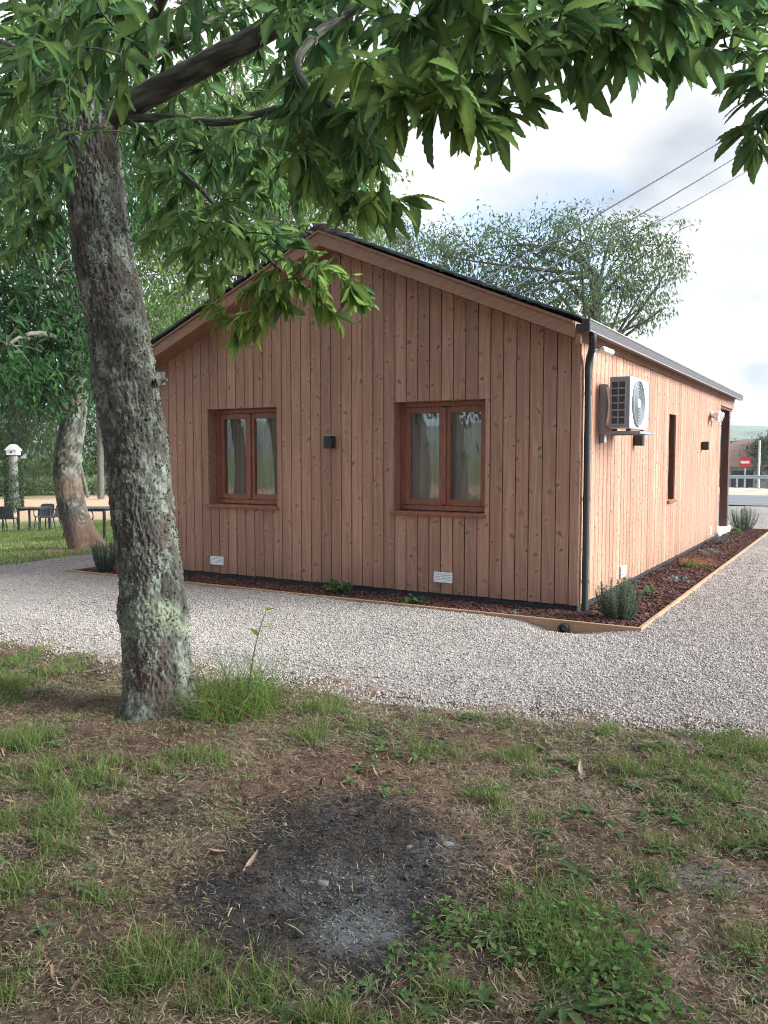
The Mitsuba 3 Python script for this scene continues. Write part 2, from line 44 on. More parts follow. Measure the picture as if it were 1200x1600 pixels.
CROWN_R_B=[[-7.72,67.92,2.29,0.7],[-8.04,67.48,1.49,0.86],[-8.68,68.7,2.03,0.77],[-7.89,68.69,0.94,0.55]]
# ------------------------------------------------------------------ helpers
R = np.random.default_rng
counts = {}


def key_for(name):
    n = counts.get(name, 0)
    counts[name] = n + 1
    return name if n == 0 else f'{name}_{n:03d}'


def put(name, mesh, bsdf, smooth=False, color=None, label=None, cat=None, group=None, kind=None, **more):
    k = key_for(name)
    scene[k] = mikit.ply(mesh, bsdf, smooth=smooth, color=color, **more)
    tag(k, label, cat, group, kind)
    return k


def tag(k, label=None, cat=None, group=None, kind=None):
    d = {a: b for a, b in (('label', label), ('category', cat), ('group', group), ('kind', kind)) if b}
    if d:
        labels[k] = d


def thing(name, label, cat, group=None):
    k = key_for(name)
    tag(k, label, cat, group)
    return k


def cat_m(ms):
    ms = [m if isinstance(m, tuple) else (np.asarray(m.vertices), np.asarray(m.faces)) for m in ms]
    at = np.cumsum([0] + [len(v) for v, _ in ms])
    return np.vstack([v for v, _ in ms]), np.vstack([np.asarray(f) + a for (_, f), a in zip(ms, at)])


def tri(m):
    v, f = (np.asarray(m[0], float), np.asarray(m[1])) if isinstance(m, tuple) else (np.asarray(m.vertices), np.asarray(m.faces))
    if f.shape[1] == 4:
        f = np.vstack([f[:, [0, 1, 2]], f[:, [0, 2, 3]]])
    return v, f


def bx(x0, x1, y0, y1, z0, z1, b=0.0):
    """A box, its edges bevelled by b."""
    c = np.array([(x0 + x1) / 2, (y0 + y1) / 2, (z0 + z1) / 2])
    h = np.array([x1 - x0, y1 - y0, z1 - z0]) / 2
    if b <= 0:
        m = trimesh.creation.box(extents=2 * h)
        return np.asarray(m.vertices) + c, np.asarray(m.faces)
    s = np.array([[i, j, k] for i in (-1, 1) for j in (-1, 1) for k in (-1, 1)], float)
    b = min(b, 0.45 * 2 * h.min())
    pts = np.vstack([s * (h - np.array(e) * b) for e in ((0, 1, 1), (1, 0, 1), (1, 1, 0))])
    m = trimesh.convex.convex_hull(pts)
    return np.asarray(m.vertices) + c, np.asarray(m.faces)


def move(m, loc=(0, 0, 0), rz=0.0, s=1.0, rx=0.0, ry=0.0):
    v, f = tri(m)
    M = trimesh.transformations.euler_matrix(rx, ry, rz)[:3, :3]
    return (v * s) @ M.T + np.asarray(loc, float), f


def tube(path, rad, n=10, cap=True):
    p = np.asarray(path, float)
    rad = np.broadcast_to(np.asarray(rad, float), (len(p),))
    t = np.gradient(p, axis=0)
    t /= np.linalg.norm(t, axis=1, keepdims=True) + 1e-12
    a = np.cross(t[0], [0, 0, 1.0] if abs(t[0][2]) < 0.9 else [1.0, 0, 0])
    A = []
    for k in range(len(p)):
        a = a - t[k] * (a @ t[k])
        a = a / np.linalg.norm(a)
        A.append(a)
    A = np.array(A)
    B = np.cross(t, A)
    g = np.arange(n) * 2 * np.pi / n
    v = (p[:, None] + rad[:, None, None] * (np.cos(g)[None, :, None] * A[:, None] + np.sin(g)[None, :, None] * B[:, None])).reshape(-1, 3)
    i, j = np.meshgrid(np.arange(len(p) - 1), np.arange(n), indexing='ij')
    q = np.stack([i * n + j, i * n + (j + 1) % n, (i + 1) * n + (j + 1) % n, (i + 1) * n + j], -1).reshape(-1, 4)
    f = np.vstack([q[:, [0, 1, 2]], q[:, [0, 2, 3]]])
    if cap:
        e = len(v)
        v = np.vstack([v, p[:1], p[-1:]])
        k = np.arange(n)
        f = np.vstack([f, np.stack([(k + 1) % n, k, k * 0 + e], 1), np.stack([k + e - n, (k + 1) % n + e - n, k * 0 + e + 1], 1)])
    return v, f


def smooth_path(p, n):
    from scipy.interpolate import CubicSpline
    p = np.asarray(p, float)
    s = np.r_[0, np.cumsum(np.linalg.norm(np.diff(p[:, :3], axis=0), axis=1))]
    return CubicSpline(s, p)(np.linspace(0, s[-1], n))


def extrude(poly, y0, y1):
    """A polygon of the (x, z) plane as a slab between y0 and y1."""
    m = trimesh.creation.extrude_polygon(poly, y1 - y0, engine='earcut')
    v = np.asarray(m.vertices)
    return np.stack([v[:, 0], y1 - v[:, 2], v[:, 1]], 1), np.asarray(m.faces)


def copies(v, f, M, t):
    """The mesh (v, f) under every matrix M (n,3,3) and offset t (n,3), as one mesh."""
    V = np.einsum('kij,nj->kni', M, v) + t[:, None]
    F = f[None] + (np.arange(len(M)) * len(v))[:, None, None]
    return V.reshape(-1, 3), F.reshape(-1, f.shape[1])


def rotations(n, rng):
    q = rng.normal(size=(n, 4))
    q /= np.linalg.norm(q, axis=1, keepdims=True)
    w, x, y, z = q.T
    return np.stack([np.stack([1 - 2 * (y * y + z * z), 2 * (x * y - z * w), 2 * (x * z + y * w)], -1),
                     np.stack([2 * (x * y + z * w), 1 - 2 * (x * x + z * z), 2 * (y * z - x * w)], -1),
                     np.stack([2 * (x * z - y * w), 2 * (y * z + x * w), 1 - 2 * (x * x + y * y)], -1)], 1)


def nz(x, y, z=0.0, s=1.0, o=3, seed=0):
    p = np.stack(np.broadcast_arrays(np.asarray(x, float) * s, np.asarray(y, float) * s, np.asarray(z, float) * s), -1)
    return meshkit.fbm(p, o, seed)


def zg(x, y):
    """Height of the land, without small relief."""
    x, y = np.asarray(x, float), np.asarray(y, float)
    return -0.95 * np.clip(np.maximum((-6.5 - x) * 0.058 / 0.95, (y - 40) / 9), 0, 1)


def lumps(x, y):
    return 0.055 * (nz(x, y, 0, 1.1, 3, 2) - 0.5) + 0.035 * (nz(x, y, 0, 7, 3, 4) - 0.5)


def zl(x, y):
    return zg(x, y) + lumps(x, y)


def inside(patches, x, y):
    r, u = np.array([0.864, 0.503]), np.array([-0.503, 0.864])
    out = np.zeros(np.shape(x))
    for cx, cy, a, b, w in patches:
        dx, dy = x - cx, y - cy
        e = ((dx * r[0] + dy * r[1]) / (a * 1.15)) ** 2 + ((dx * u[0] + dy * u[1]) / (b * 1.15)) ** 2
        out = np.maximum(out, w * np.exp(-1.2 * e * e))
    return out


def yard_edge(x):
    """The line where the gravel meets the grass in front of the house."""
    return np.interp(x, [-9, -3.8, -2.4, -1.7, -0.7, 0.13, 1.2, 1.8, 4], [-3.1, -3.15, -3.19, -3.2, -3.08, -2.98, -2.76, -2.58, -1.6]) + 0.22 * (nz(x, x * 0, 0, 2.3, 3, 8) - 0.5)


def c3(*v):
    return {'type': 'rgb', 'value': list(v)}


VC = {'type': 'mesh_attribute', 'name': 'vertex_color'}


def bsdf(name, col, rough=0.6, **kw):
    scene[name] = {'type': 'twosided', 'b': dict(type='principled', base_color=col if isinstance(col, dict) else c3(*col), roughness=rough, **kw)}
    return name


def bumped(name, col, fn, scale=1.0, rough=0.7, eps=1e-3, **kw):
    scene[name] = {'type': 'twosided', 'b': {'type': 'bumpmap', 'arbitrary': mikit.proc(fn, eps), 'scale': scale,
                   'bsdf': dict(type='principled', base_color=col, roughness=rough, **kw)}}
    return name


# ------------------------------------------------------------------ materials
PITCH = 0.1297


def wood(along_x, pitch, off, dark, mid, pale):
    """Pine boards standing upright: tone per board, grain, knots."""
    def f(p, n, uv):
        u = ((p.x if along_x else p.y) - off) / pitch
        bd = dr.floor(u)
        w = (u - bd - 0.5) * pitch
        r = cell_rand(bd, 11, 5)
        v = p.z + 31.0 * r
        bend, kn, halo = mi.Float(0), mi.Float(0), mi.Float(0)
        for k, (cell, pr) in enumerate(((0.36, 0.68), (0.53, 0.7))):
            cc = dr.floor(v / cell)
            q = cell_rand(bd, cc, 51 + k)
            on = dr.select(cell_rand(bd, cc, 21 + k) < pr, 0.5 + 0.5 * cell_rand(bd, cc, 61 + k), 0.0)
            ku = (cell_rand(bd, cc, 31 + k) - 0.5) * pitch * 0.86
            kv = (cc + 0.2 + 0.6 * cell_rand(bd, cc, 41 + k)) * cell
            s = 0.75 + 0.8 * q * q
            ea, eb = w - ku, v - kv
            wob = 0.006 * (noise(w * 90 + bd, v * 90, 4.0) - 0.5)
            sk = (cell_rand(bd, cc, 71 + k) - 0.5) * 1.6
            du, dv = (ea + wob) / (0.0145 * s), (eb + sk * ea + 0.35 * dr.abs(ea) + wob) / (0.0115 * s)
            d2 = du * du + dv * dv
            kn = dr.maximum(kn, on * dr.exp(-0.28 * d2 * d2))
            hx, hy = ea / (0.030 * s), eb / (0.055 * s)
            h2 = hx * hx + hy * hy
            halo = dr.maximum(halo, on * dr.exp(-h2))
            # a dark flame of resin running off some knots
            fl = dr.exp(-dr.square((ea - 0.3 * sk * eb) / (0.006 + 0.10 * dr.abs(eb) * 0.3))) * dr.exp(-dr.abs(eb) / (0.035 * s))
            kn = dr.maximum(kn, dr.select(q > 0.55, 0.55, 0.0) * on * fl)
            bend += on * 1.6 * dr.exp(-h2) * dr.select(ea > 0, 1.0, -1.0)
        warp = 2.5 * noise(w * 9 + bd * 7, v * 1.1, 3.0)
        g = noise((w * 75 + warp * 2 + bend * 1.2), v * 1.3 + bd * 3, bd)
        g2 = noise(w * 330 + warp * 3 + bend * 2, v * 6 + bd, bd + 9.0)
        t = 0.62 * g + 0.38 * g2
        c = mix(mid, pale, smoothstep(0.25, 0.85, t))
        c = mix(c, mi.Color3f(dark) * 1.25, 0.45 * smoothstep(0.66, 0.95, g))
        c = mix(c, mi.Color3f(pale) * 1.12, 0.5 * halo)
        c = mix(c, mi.Color3f(dark) * 0.60, 0.85 * kn)
        blotch = fbm(p.x * 1.3, p.y * 1.3, p.z * 0.8)
        streak = fbm(w * 40 + bd * 5, p.z * 0.5, bd + 2.0)
        c = mix(c, mi.Color3f(0.20, 0.165, 0.145), 0.16 * smoothstep(0.55, 0.85, streak))
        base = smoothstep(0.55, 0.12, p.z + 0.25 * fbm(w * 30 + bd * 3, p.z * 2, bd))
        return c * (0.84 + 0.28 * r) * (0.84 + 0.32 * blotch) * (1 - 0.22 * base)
    return f


DK, MD, PL = (0.125, 0.056, 0.035), (0.312, 0.148, 0.094), (0.440, 0.243, 0.168)
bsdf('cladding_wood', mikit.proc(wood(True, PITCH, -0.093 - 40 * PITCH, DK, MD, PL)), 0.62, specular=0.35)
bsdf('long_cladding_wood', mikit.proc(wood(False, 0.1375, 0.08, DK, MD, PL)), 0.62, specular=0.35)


def plain_wood(p, n, uv):
    a = noise(p.x * 3 + p.z * 30, p.y * 30 + p.z * 7, p.z * 40 - p.x * 17)
    b = fbm(p.x * 2.2, p.y * 2.2, p.z * 2.2)
    return mix((0.20, 0.092, 0.055), (0.34, 0.175, 0.11), 0.5 * a + 0.5 * b)


def window_wood(p, n, uv):
    a = noise(p.x * 60 + p.z * 2, p.y * 60, p.z * 9)
    return mix((0.170, 0.048, 0.026), (0.285, 0.092, 0.050), a)


bsdf('trim_wood', mikit.proc(plain_wood), 0.6, specular=0.35)
bsdf('window_wood', mikit.proc(window_wood), 0.35)
bsdf('post_wood', (0.085, 0.032, 0.022), 0.5)
bsdf('edging_wood', mikit.proc(lambda p, n, uv: mix((0.23, 0.125, 0.07), (0.40, 0.24, 0.14), fbm(p.x * 5, p.y * 5, p.z * 30))), 0.75)
bsdf('membrane', (0.014, 0.014, 0.016), 0.6)
bsdf('slate', mikit.proc(lambda p, n, uv: mix((0.035, 0.04, 0.05), (0.075, 0.082, 0.095), fbm(p.x * 9, p.y * 9, p.z * 9))), 0.5)
bsdf('gutter_metal', (0.070, 0.052, 0.050), 0.5)
bsdf('gutter_rim', (0.34, 0.31, 0.30), 0.4)
bsdf('dark_pipe', (0.020, 0.020, 0.023), 0.55)
bsdf('white_plastic', (0.76, 0.76, 0.74), 0.35)
bsdf('grey_plastic', (0.22, 0.22, 0.23), 0.45)
bsdf('dark_fins', (0.03, 0.033, 0.04), 0.5)
bsdf('post_stone', mikit.proc(lambda p, n, uv: mix((0.13, 0.125, 0.11), (0.30, 0.28, 0.26), fbm(p.x * 4, p.y * 4, p.z * 4))), 0.9)
bsdf('black_metal', (0.014, 0.014, 0.015), 0.45)
bsdf('white_concrete', (0.62, 0.61, 0.58), 0.8)
bsdf('chair_plastic', (0.022, 0.025, 0.031), 0.42)
bsdf('steel', (0.38, 0.41, 0.44), 0.45, metallic=0.4)
bsdf('sign_red', (0.55, 0.02, 0.025), 0.35)
bsdf('cloth', mikit.proc(lambda p, n, uv: mix((0.125, 0.096, 0.076), (0.19, 0.150, 0.120), noise(p.x * 45, 0.0, p.z * 0.6))), 0.85)
scene['pane_glass'] = dict(type='thindielectric', int_ior=1.75)
bsdf('cable_rubber', (0.02, 0.02, 0.024), 0.6)
bsdf('vcol', VC, 0.8, specular=0.25)
bsdf('vcol_stone', VC, 0.85, specular=0.2)
for nm, dt, ro in (('leaf_near', 1.35, 0.45), ('leaf_far', 1.0, 0.5), ('blade', 0.7, 0.5)):
    scene[nm] = dict(type='principledthin', base_color=VC, roughness=ro, diff_trans=dt, spec_trans=0.0, eta=1.45)


def gravel_col(p, n, uv):
    d1, d2, r = voronoi(p.x * 48, p.y * 48)
    q1, q2, r2 = voronoi(p.x * 21 + 9, p.y * 21)
    t = 0.5 * r + 0.5 * r2
    c = mix((0.245, 0.202, 0.183), (0.388, 0.332, 0.305), t) * (0.78 + 0.42 * fbm(p.x * 0.8, p.y * 0.8, 2.0))
    return c * (0.72 + 0.28 * smoothstep(0.02, 0.35, d2 - d1))


def gravel_bump(p, n, uv):
    d1, d2, r = voronoi(p.x * 48, p.y * 48)
    return (0.6 + 0.4 * r) * smoothstep(0.0, 0.5, d2 - d1)


bumped('gravel_surface', mikit.proc(gravel_col), gravel_bump, 0.004, 0.9, 2e-3, specular=0.15)

# ------------------------------------------------------------------ the land
def grid(xs, ys, zf, cf=None):
    X, Y = np.meshgrid(xs, ys, indexing='ij')
    v = np.stack([X, Y, zf(X, Y)], -1).reshape(-1, 3)
    i, j = np.meshgrid(np.arange(len(xs) - 1), np.arange(len(ys) - 1), indexing='ij')
    n = len(ys)
    q = np.stack([i * n + j, (i + 1) * n + j, (i + 1) * n + j + 1, i * n + j + 1], -1).reshape(-1, 4)
    return tri((v, q)), (None if cf is None else cf(v[:, 0], v[:, 1]))


def lerp(a, b, t):
    return np.asarray(a) * (1 - t[..., None]) + np.asarray(b) * t[..., None]


def outward(a, b, step, far, grow=1.16):
    s = list(np.arange(a, b + step / 2, step))
    d = step
    up, dn = [s[-1]], [s[0]]
    while up[-1] < far:
        d *= grow
        up.append(up[-1] + d)
        dn.append(dn[0 - 1] - d)
    return np.array(dn[:0:-1] + s + up[1:])


def ground_color(x, y):
    a, b, c = nz(x, y, 0, 1.7, 4, 21), nz(x, y, 0, 11, 3, 22), nz(x, y, 0, 45, 2, 23)
    col = lerp((0.040, 0.024, 0.017), (0.165, 0.100, 0.070), np.clip(0.50 + 1.7 * (a - 0.5) + 1.5 * (b - 0.5) + 1.3 * (c - 0.5), 0, 1))
    straw = np.clip((nz(x, y, 0, 3.1, 4, 31) - 0.45) * 3, 0, 1) * np.clip(0.4 + 2 * (c - 0.4), 0, 1)
    col = lerp3(col, (0.23, 0.17, 0.105), 0.40 * straw)
    col = lerp3(col, (0.095, 0.047, 0.033), 0.7 * np.clip(inside(RED_PATCHES, x, y) + 0.3 * (b - 0.5), 0, 1))
    gr = inside(GREEN_PATCHES, x, y) * np.clip(0.6 + 2 * (b - 0.5), 0, 1)
    col = lerp3(col, (0.06, 0.072, 0.025), 0.55 * np.clip(gr, 0, 1))
    ch = np.clip(1.25 * inside(CHAR_PATCHES, x + 0.6 * (nz(x, y, 0, 3, 4, 41) - 0.5), y + 0.6 * (nz(x, y, 0, 3, 4, 42) - 0.5)) - 0.1 + 0.8 * (b - 0.5), 0, 1)
    col = lerp3(col, (0.026, 0.023, 0.022), 0.88 * ch)
    col = col * (1 + ch * 0.9 * (nz(x, y, 0, 28, 3, 47) - 0.5))[..., None]
    ash = np.clip(inside(ASH_PATCHES, x, y) * np.clip(-0.2 + 2.4 * nz(x, y, 0, 7, 4, 43) * (0.3 + 1.4 * c), 0, 1) - 0.05, 0, 1)
    col = lerp3(col, (0.15, 0.147, 0.145), 0.7 * ash)
    # the lawn left of the yard, the earth track and the bank beyond it
    wide = nz(x, y, 0, 0.35, 4, 51)
    lawn = np.clip((-8.2 - x) * 1.2, 0, 1)
    lc = lerp((0.085, 0.105, 0.032), (0.15, 0.17, 0.06), np.clip(wide * 1.6 - 0.3, 0, 1))
    lc = lerp3(lc, (0.17, 0.12, 0.075), np.clip(3 * (nz(x, y, 0, 1.3, 3, 52) - 0.58), 0, 0.8))
    d2 = np.hypot(x + 10.6, y - 3.2)
    lc = lerp3(lc, (0.15, 0.085, 0.055), np.clip(1.5 - d2 / 0.75 + wide, 0, 1) * np.clip(1.6 - d2 / 0.8, 0, 1))
    col = col * (1 - lawn[..., None]) + lc * lawn[..., None]
    far = np.hypot(x - EYE[0], y - EYE[1])
    track = np.clip((far - 34) * 0.8, 0, 1) * np.clip((57 + 5 * (wide - 0.5) - far) * 0.6, 0, 1) * (x < -12)
    col = lerp3(col, (0.34, 0.215, 0.15), track * (0.7 + 0.3 * b))
    wild = np.clip((far - 57) * 0.4, 0, 1) * (x < -12)
    col = lerp3(col, (0.10, 0.125, 0.05), wild)
    # verge beyond the road
    vg = np.clip((y - 19.0) * 2, 0, 1) * (x > -12)
    col = lerp3(col, (0.40, 0.345, 0.28), vg * (0.65 + 0.35 * a))
    col = lerp3(col, (0.10, 0.13, 0.06), np.clip((y - 39) * 0.5, 0, 1) * (x > -12))
    return col


def lerp3(c, d, t):
    t = np.asarray(t)[..., None]
    return c * (1 - t) + np.asarray(d) * t


def ground_z(x, y):
    near = np.exp(-np.maximum(np.hypot(x - 0.3, y + 4.4) - 3.5, 0))
    fine = 0.024 * (nz(x, y, 0, 14, 3, 61) - 0.5) + 0.018 * (nz(x, y, 0, 45, 2, 62) - 0.5)
    far = np.hypot(x - EYE[0], y - EYE[1])
    bank = 2.2 * np.clip((far - 58) / 30, 0, 1) * (x < -12)
    under = np.where((x > -8.0) & (x < 12.5) & (y > -2.4) & (y < 19), -0.10, 0.0)
    return zl(x, y) + near * fine + bank + under


xs, ys = outward(-4.4, 3.0, 0.020, 2500), outward(-6.3, -2.3, 0.017, 2500)
m, col = grid(xs, ys, ground_z, ground_color)
put('ground', m, 'vcol', smooth=True, color=col, label='brown earth with straw, grass and a burnt patch', kind='structure')

BED = dict(x0=-6.24, x1=0.66, y0=-0.50, y1=10.3)


def in_bed(x, y, m=0.0):
    return (x > BED['x0'] + m) & (x < BED['x1'] - m) & (y > BED['y0'] + m) & (y < BED['y1'] - m)


def gravel_z(x, y):
    e = (y - yard_edge(x)) * 1.0
    e = np.minimum(e, (x + 8.75 + 0.5 * (nz(x, y, 0, 0.9, 3, 71) - 0.5)) * 1.0)
    e = np.minimum(e, 19.3 - y)
    lift = -0.05 + 0.105 * np.clip(e / 0.55, -0.3, 1)
    z = zg(x, y) + lift + 0.022 * (nz(x, y, 0, 1.6, 3, 72) - 0.5) + 0.012 * (nz(x, y, 0, 7, 2, 73) - 0.5)
    z = z + 0.035 * np.clip((y + 2.2) / 1.6, 0, 1) * np.clip((2.5 - x), 0, 1)
    z = z - 0.075 * np.exp(-(((x - 0.02) / 0.28) ** 2 + ((y + 0.62) / 0.17) ** 2)) - 0.035 * np.exp(-(((x - 0.15) / 0.5) ** 2 + ((y + 0.6) / 0.2) ** 2))
    return np.where(in_bed(x, y, 0.002), -0.15, z)


gx = np.unique(np.round(np.r_[np.arange(-9.6, -4, 0.08), np.arange(-4, 3.2, 0.04), np.arange(3.2, 14, 0.25), BED['x0'], BED['x0'] + 0.004, BED['x1'], BED['x1'] - 0.004], 4))
gy = np.unique(np.round(np.r_[np.arange(-3.7, 0.4, 0.04), np.arange(0.4, 12, 0.12), np.arange(12, 19.6, 0.3), BED['y0'], BED['y0'] + 0.004, BED['y1'], BED['y1'] - 0.004], 4))
m, _ = grid(gx, gy, gravel_z)
put('gravel_yard', m, 'gravel_surface', smooth=True, label='pale grey gravel yard around the cabin', kind='structure')

# loose stones on the nearer gravel
rng = R(11)
octa = np.array([[1, 0, 0], [-1, 0, 0], [0, 1, 0], [0, -1, 0], [0, 0, 1], [0, 0, -1.0]])
octf = np.array([[0, 2, 4], [2, 1, 4], [1, 3, 4], [3, 0, 4], [2, 0, 5], [1, 2, 5], [3, 1, 5], [0, 3, 5]])


def stones(n, x0, x1, y0, y1, s0, s1):
    x, y = rng.uniform(x0, x1, n), rng.uniform(y0, y1, n)
    d = np.stack([x - EYE[0], y - EYE[1]], -1)
    fw, rt = FWD[:2] / np.linalg.norm(FWD[:2]), np.array([0.864, 0.503])
    view = np.abs(d @ rt) < 0.52 * (d @ fw) + 1.3
    ok = view & ~in_bed(x, y, -0.02) & (y > yard_edge(x) + 0.03 - 0.45 * rng.random(n) ** 5) & (x > -8.6)
    x, y = x[ok], y[ok]
    thin = np.clip(1.25 - (y - 0.5) / 6.0, 0, 1) * np.clip(1.25 - (3.6 - x) / 10.0, 0.2, 1)
    keep = rng.random(len(x)) < thin
    x, y = x[keep], y[keep]
    n = len(x)
    s = rng.uniform(s0, s1, n) * (0.7 + 0.6 * rng.random(n))
    M = rotations(n, rng) * (np.stack([s, s * rng.uniform(0.6, 1, n), s * rng.uniform(0.45, 0.8, n)], -1))[:, None, :]
    z = np.maximum(gravel_z(x, y), zl(x, y)) + s * rng.uniform(-0.1, 0.45, n)
    o = octa + rng.normal(0, 0.12, octa.shape)
    v, f = copies(o, octf, M, np.stack([x, y, z], -1))
    t = rng.random((n, 1))
    c = np.array([0.275, 0.230, 0.210]) * (1 - t) + np.array([0.405, 0.350, 0.323]) * t
    c = c * (0.78 + 0.42 * nz(x, y, 0, 0.8, 3, 74))[:, None]
    c *= rng.uniform(0.85, 1.12, (n, 1))
    c[rng.random(n) < 0.04] *= 0.6
    return v, f, np.repeat(c, 6, 0)


parts = [stones(160000, -4.6, 4.2, -3.45, -0.45, 0.005, 0.010), stones(90000, 0.6, 4.2, -2.2, 8.0, 0.006, 0.011), stones(34000, -8.6, -2.5, -3.3, 2.5, 0.008, 0.014), stones(900, -4.6, 3.0, -3.6, -2.0, 0.010, 0.017)]
m = cat_m([(a, b) for a, b, _ in parts])
put('gravel', m, 'vcol_stone', color=np.vstack([c for _, _, c in parts]), label='loose pale pebbles of the gravel yard', kind='stuff')

# road and what lies across it
(v, f), _ = grid(np.arange(-18, 80.1, 2.0), np.array([19.6, 22, 25, 27.0]), lambda x, y: zg(x, y) + 0.07)
bsdf('asphalt', mikit.proc(lambda p, n, uv: mix((0.10, 0.10, 0.105), (0.16, 0.16, 0.165), fbm(p.x * 0.7, p.y * 3, 1.0))), 0.85)
put('road', (v, f), 'asphalt', label='grey road behind the yard', kind='structure')
# hills
th = np.linspace(0, 2 * np.pi, 361)[:-1]
for nm, rad, hh, seed in (('hill', 900, 46, 1),):
    P = np.stack([np.cos(th) * 4, np.sin(th) * 4, th * 0 + seed], -1)
    top = hh * (0.75 + 0.6 * meshkit.fbm(P, 4, seed)) + 2
    rings = []
    for k in range(9):
        s = k / 8
        rr = rad + 220 * s
        rings.append(np.stack([np.cos(th) * rr, np.sin(th) * rr, -3 + top * math.sin(s * math.pi / 2)], -1))
    rings.append(np.stack([np.cos(th) * (rad + 500), np.sin(th) * (rad + 500), th * 0 - 3], -1))
    v = np.vstack(rings)
    n = len(th)
    q = []
    for k in range(len(rings) - 1):
        i = np.arange(n)
        q.append(np.stack([k * n + i, k * n + (i + 1) % n, (k + 1) * n + (i + 1) % n, (k + 1) * n + i], -1))
    hf = np.vstack(q)
    bsdf('hill_wood', mikit.proc(lambda p, n, uv: mix((0.022, 0.038, 0.030), (0.065, 0.090, 0.060), smoothstep(0.35, 0.65, fbm(p.x * 0.02, p.y * 0.02, p.z * 0.05)))), 0.95)
    put(nm, tri((v, hf)), 'hill_wood', smooth=True, label='wooded hills on the horizon', kind='structure')

# ------------------------------------------------------------------ planting bed
v, _ = None, None
bxs, bys = np.arange(BED['x0'] + 0.03, BED['x1'] - 0.02, 0.06), np.r_[np.arange(BED['y0'] + 0.03, 0.3, 0.05), np.arange(0.3, BED['y1'], 0.08)]
bed_z = lambda x, y: 0.080 + 0.03 * (nz(x, y, 0, 5, 3, 81) - 0.5) + 0.05 * np.clip(-y * 0 + np.minimum(-y, 9) * 0, 0, 1)
m, _ = grid(bxs, bys, bed_z)
bsdf('mulch_soil', (0.052, 0.024, 0.019), 0.95)
put('mulch_bed', m, 'mulch_soil', smooth=True, label='planting bed of dark bark mulch along the cabin', kind='structure')
n = 19000
x = np.r_[rng.uniform(BED['x0'] + 0.05, BED['x1'] - 0.04, 8500), rng.uniform(0.0, BED['x1'] - 0.04, n - 8500)]
y = np.r_[rng.uniform(BED['y0'] + 0.05, 0.02, 8500), rng.uniform(-0.1, 10.2, n - 8500)]
s = rng.uniform(0.010, 0.028, n)
cv, cf = bx(-1, 1, -0.45, 0.45, -0.16, 0.16)
tl = rng.normal(0, 0.35, (n, 2))
az = rng.uniform(0, 2 * np.pi, n)
M = np.array([trimesh.transformations.euler_matrix(a, b, c)[:3, :3] for (a, b), c in zip(tl, az)]) * s[:, None, None]
v, f = copies(cv, cf, M, np.stack([x, y, bed_z(x, y) + 0.004 + 0.012 * rng.random(n)], -1))
c = lerp((0.038, 0.016, 0.013), (0.135, 0.058, 0.045), rng.random(n) ** 1.4)
put('mulch', (v, f), 'vcol', color=np.repeat(c, 8, 0), label='reddish brown bark chips on the bed', kind='stuff')

k = thing('bed_edging', 'low timber edging boards round the mulch bed beside the gravel', 'edging')
for q in ((-6.27, -3.1, -0.53, -0.495, -0.1, 0.112), (-3.096, 0.69, -0.53, -0.495, -0.1, 0.110), (0.655, 0.69, -0.493, 4.6, -0.1, 0.112), (0.655, 0.69, 4.604, 10.32, -0.1, 0.110), (-6.27, -6.235, -0.493, 2.6, -0.1, 0.106), (0.2, 0.653, 10.285, 10.32, -0.1, 0.108)):
    put(k + '__board', bx(*q, 0.004), 'edging_wood')
k = thing('drain_pipe', 'short black drain pipe end poking through the timber edging', 'pipe')
a = np.linspace(0, 2 * np.pi, 21)
prof = np.array([[0.031, -0.02], [0.043, -0.02], [0.043, 0.16], [0.031, 0.16]])
ring = np.stack([np.stack([0.05 + r * np.cos(a[:-1]), np.full(20, -0.57 + yy), 0.048 + r * np.sin(a[:-1])], -1) for r, yy in prof])
q = []
for i in range(4):
    j = np.arange(20)
    q.append(np.stack([i * 20 + j, i * 20 + (j + 1) % 20, ((i + 1) % 4) * 20 + (j + 1) % 20, ((i + 1) % 4) * 20 + j], -1))
put(k + '__pipe', tri((ring.reshape(-1, 3), np.vstack(q))), 'black_metal')
put(k + '__inner_cap', tube([(0.05, -0.50, 0.048), (0.05, -0.49, 0.048)], 0.031, 20), 'dark_pipe')

# ------------------------------------------------------------------ the cabin
C = thing('cabin', 'single-storey pine-clad cabin with a low gable roof of dark slates', 'cabin')
W, LEN, ZB, SLOPE, ZE = 5.29, 8.15, 0.15, 0.421, 2.527
XA = -W / 2
rake = lambda x: ZE - SLOPE * np.where(x > XA, x, -W - x)
WINS = [(-4.4055, -3.4017, 0.9476, 2.0476), (-1.9236, -0.9222, 0.9476, 2.0476)]
SLIT = (3.835, 4.285, 0.935, 2.058)


def turn(m):
    """From the gable plane to the long wall: (u, w, z) -> (-w, u, z)."""
    v, f = tri(m)
    return np.stack([-v[:, 1], v[:, 0], v[:, 2]], 1), f


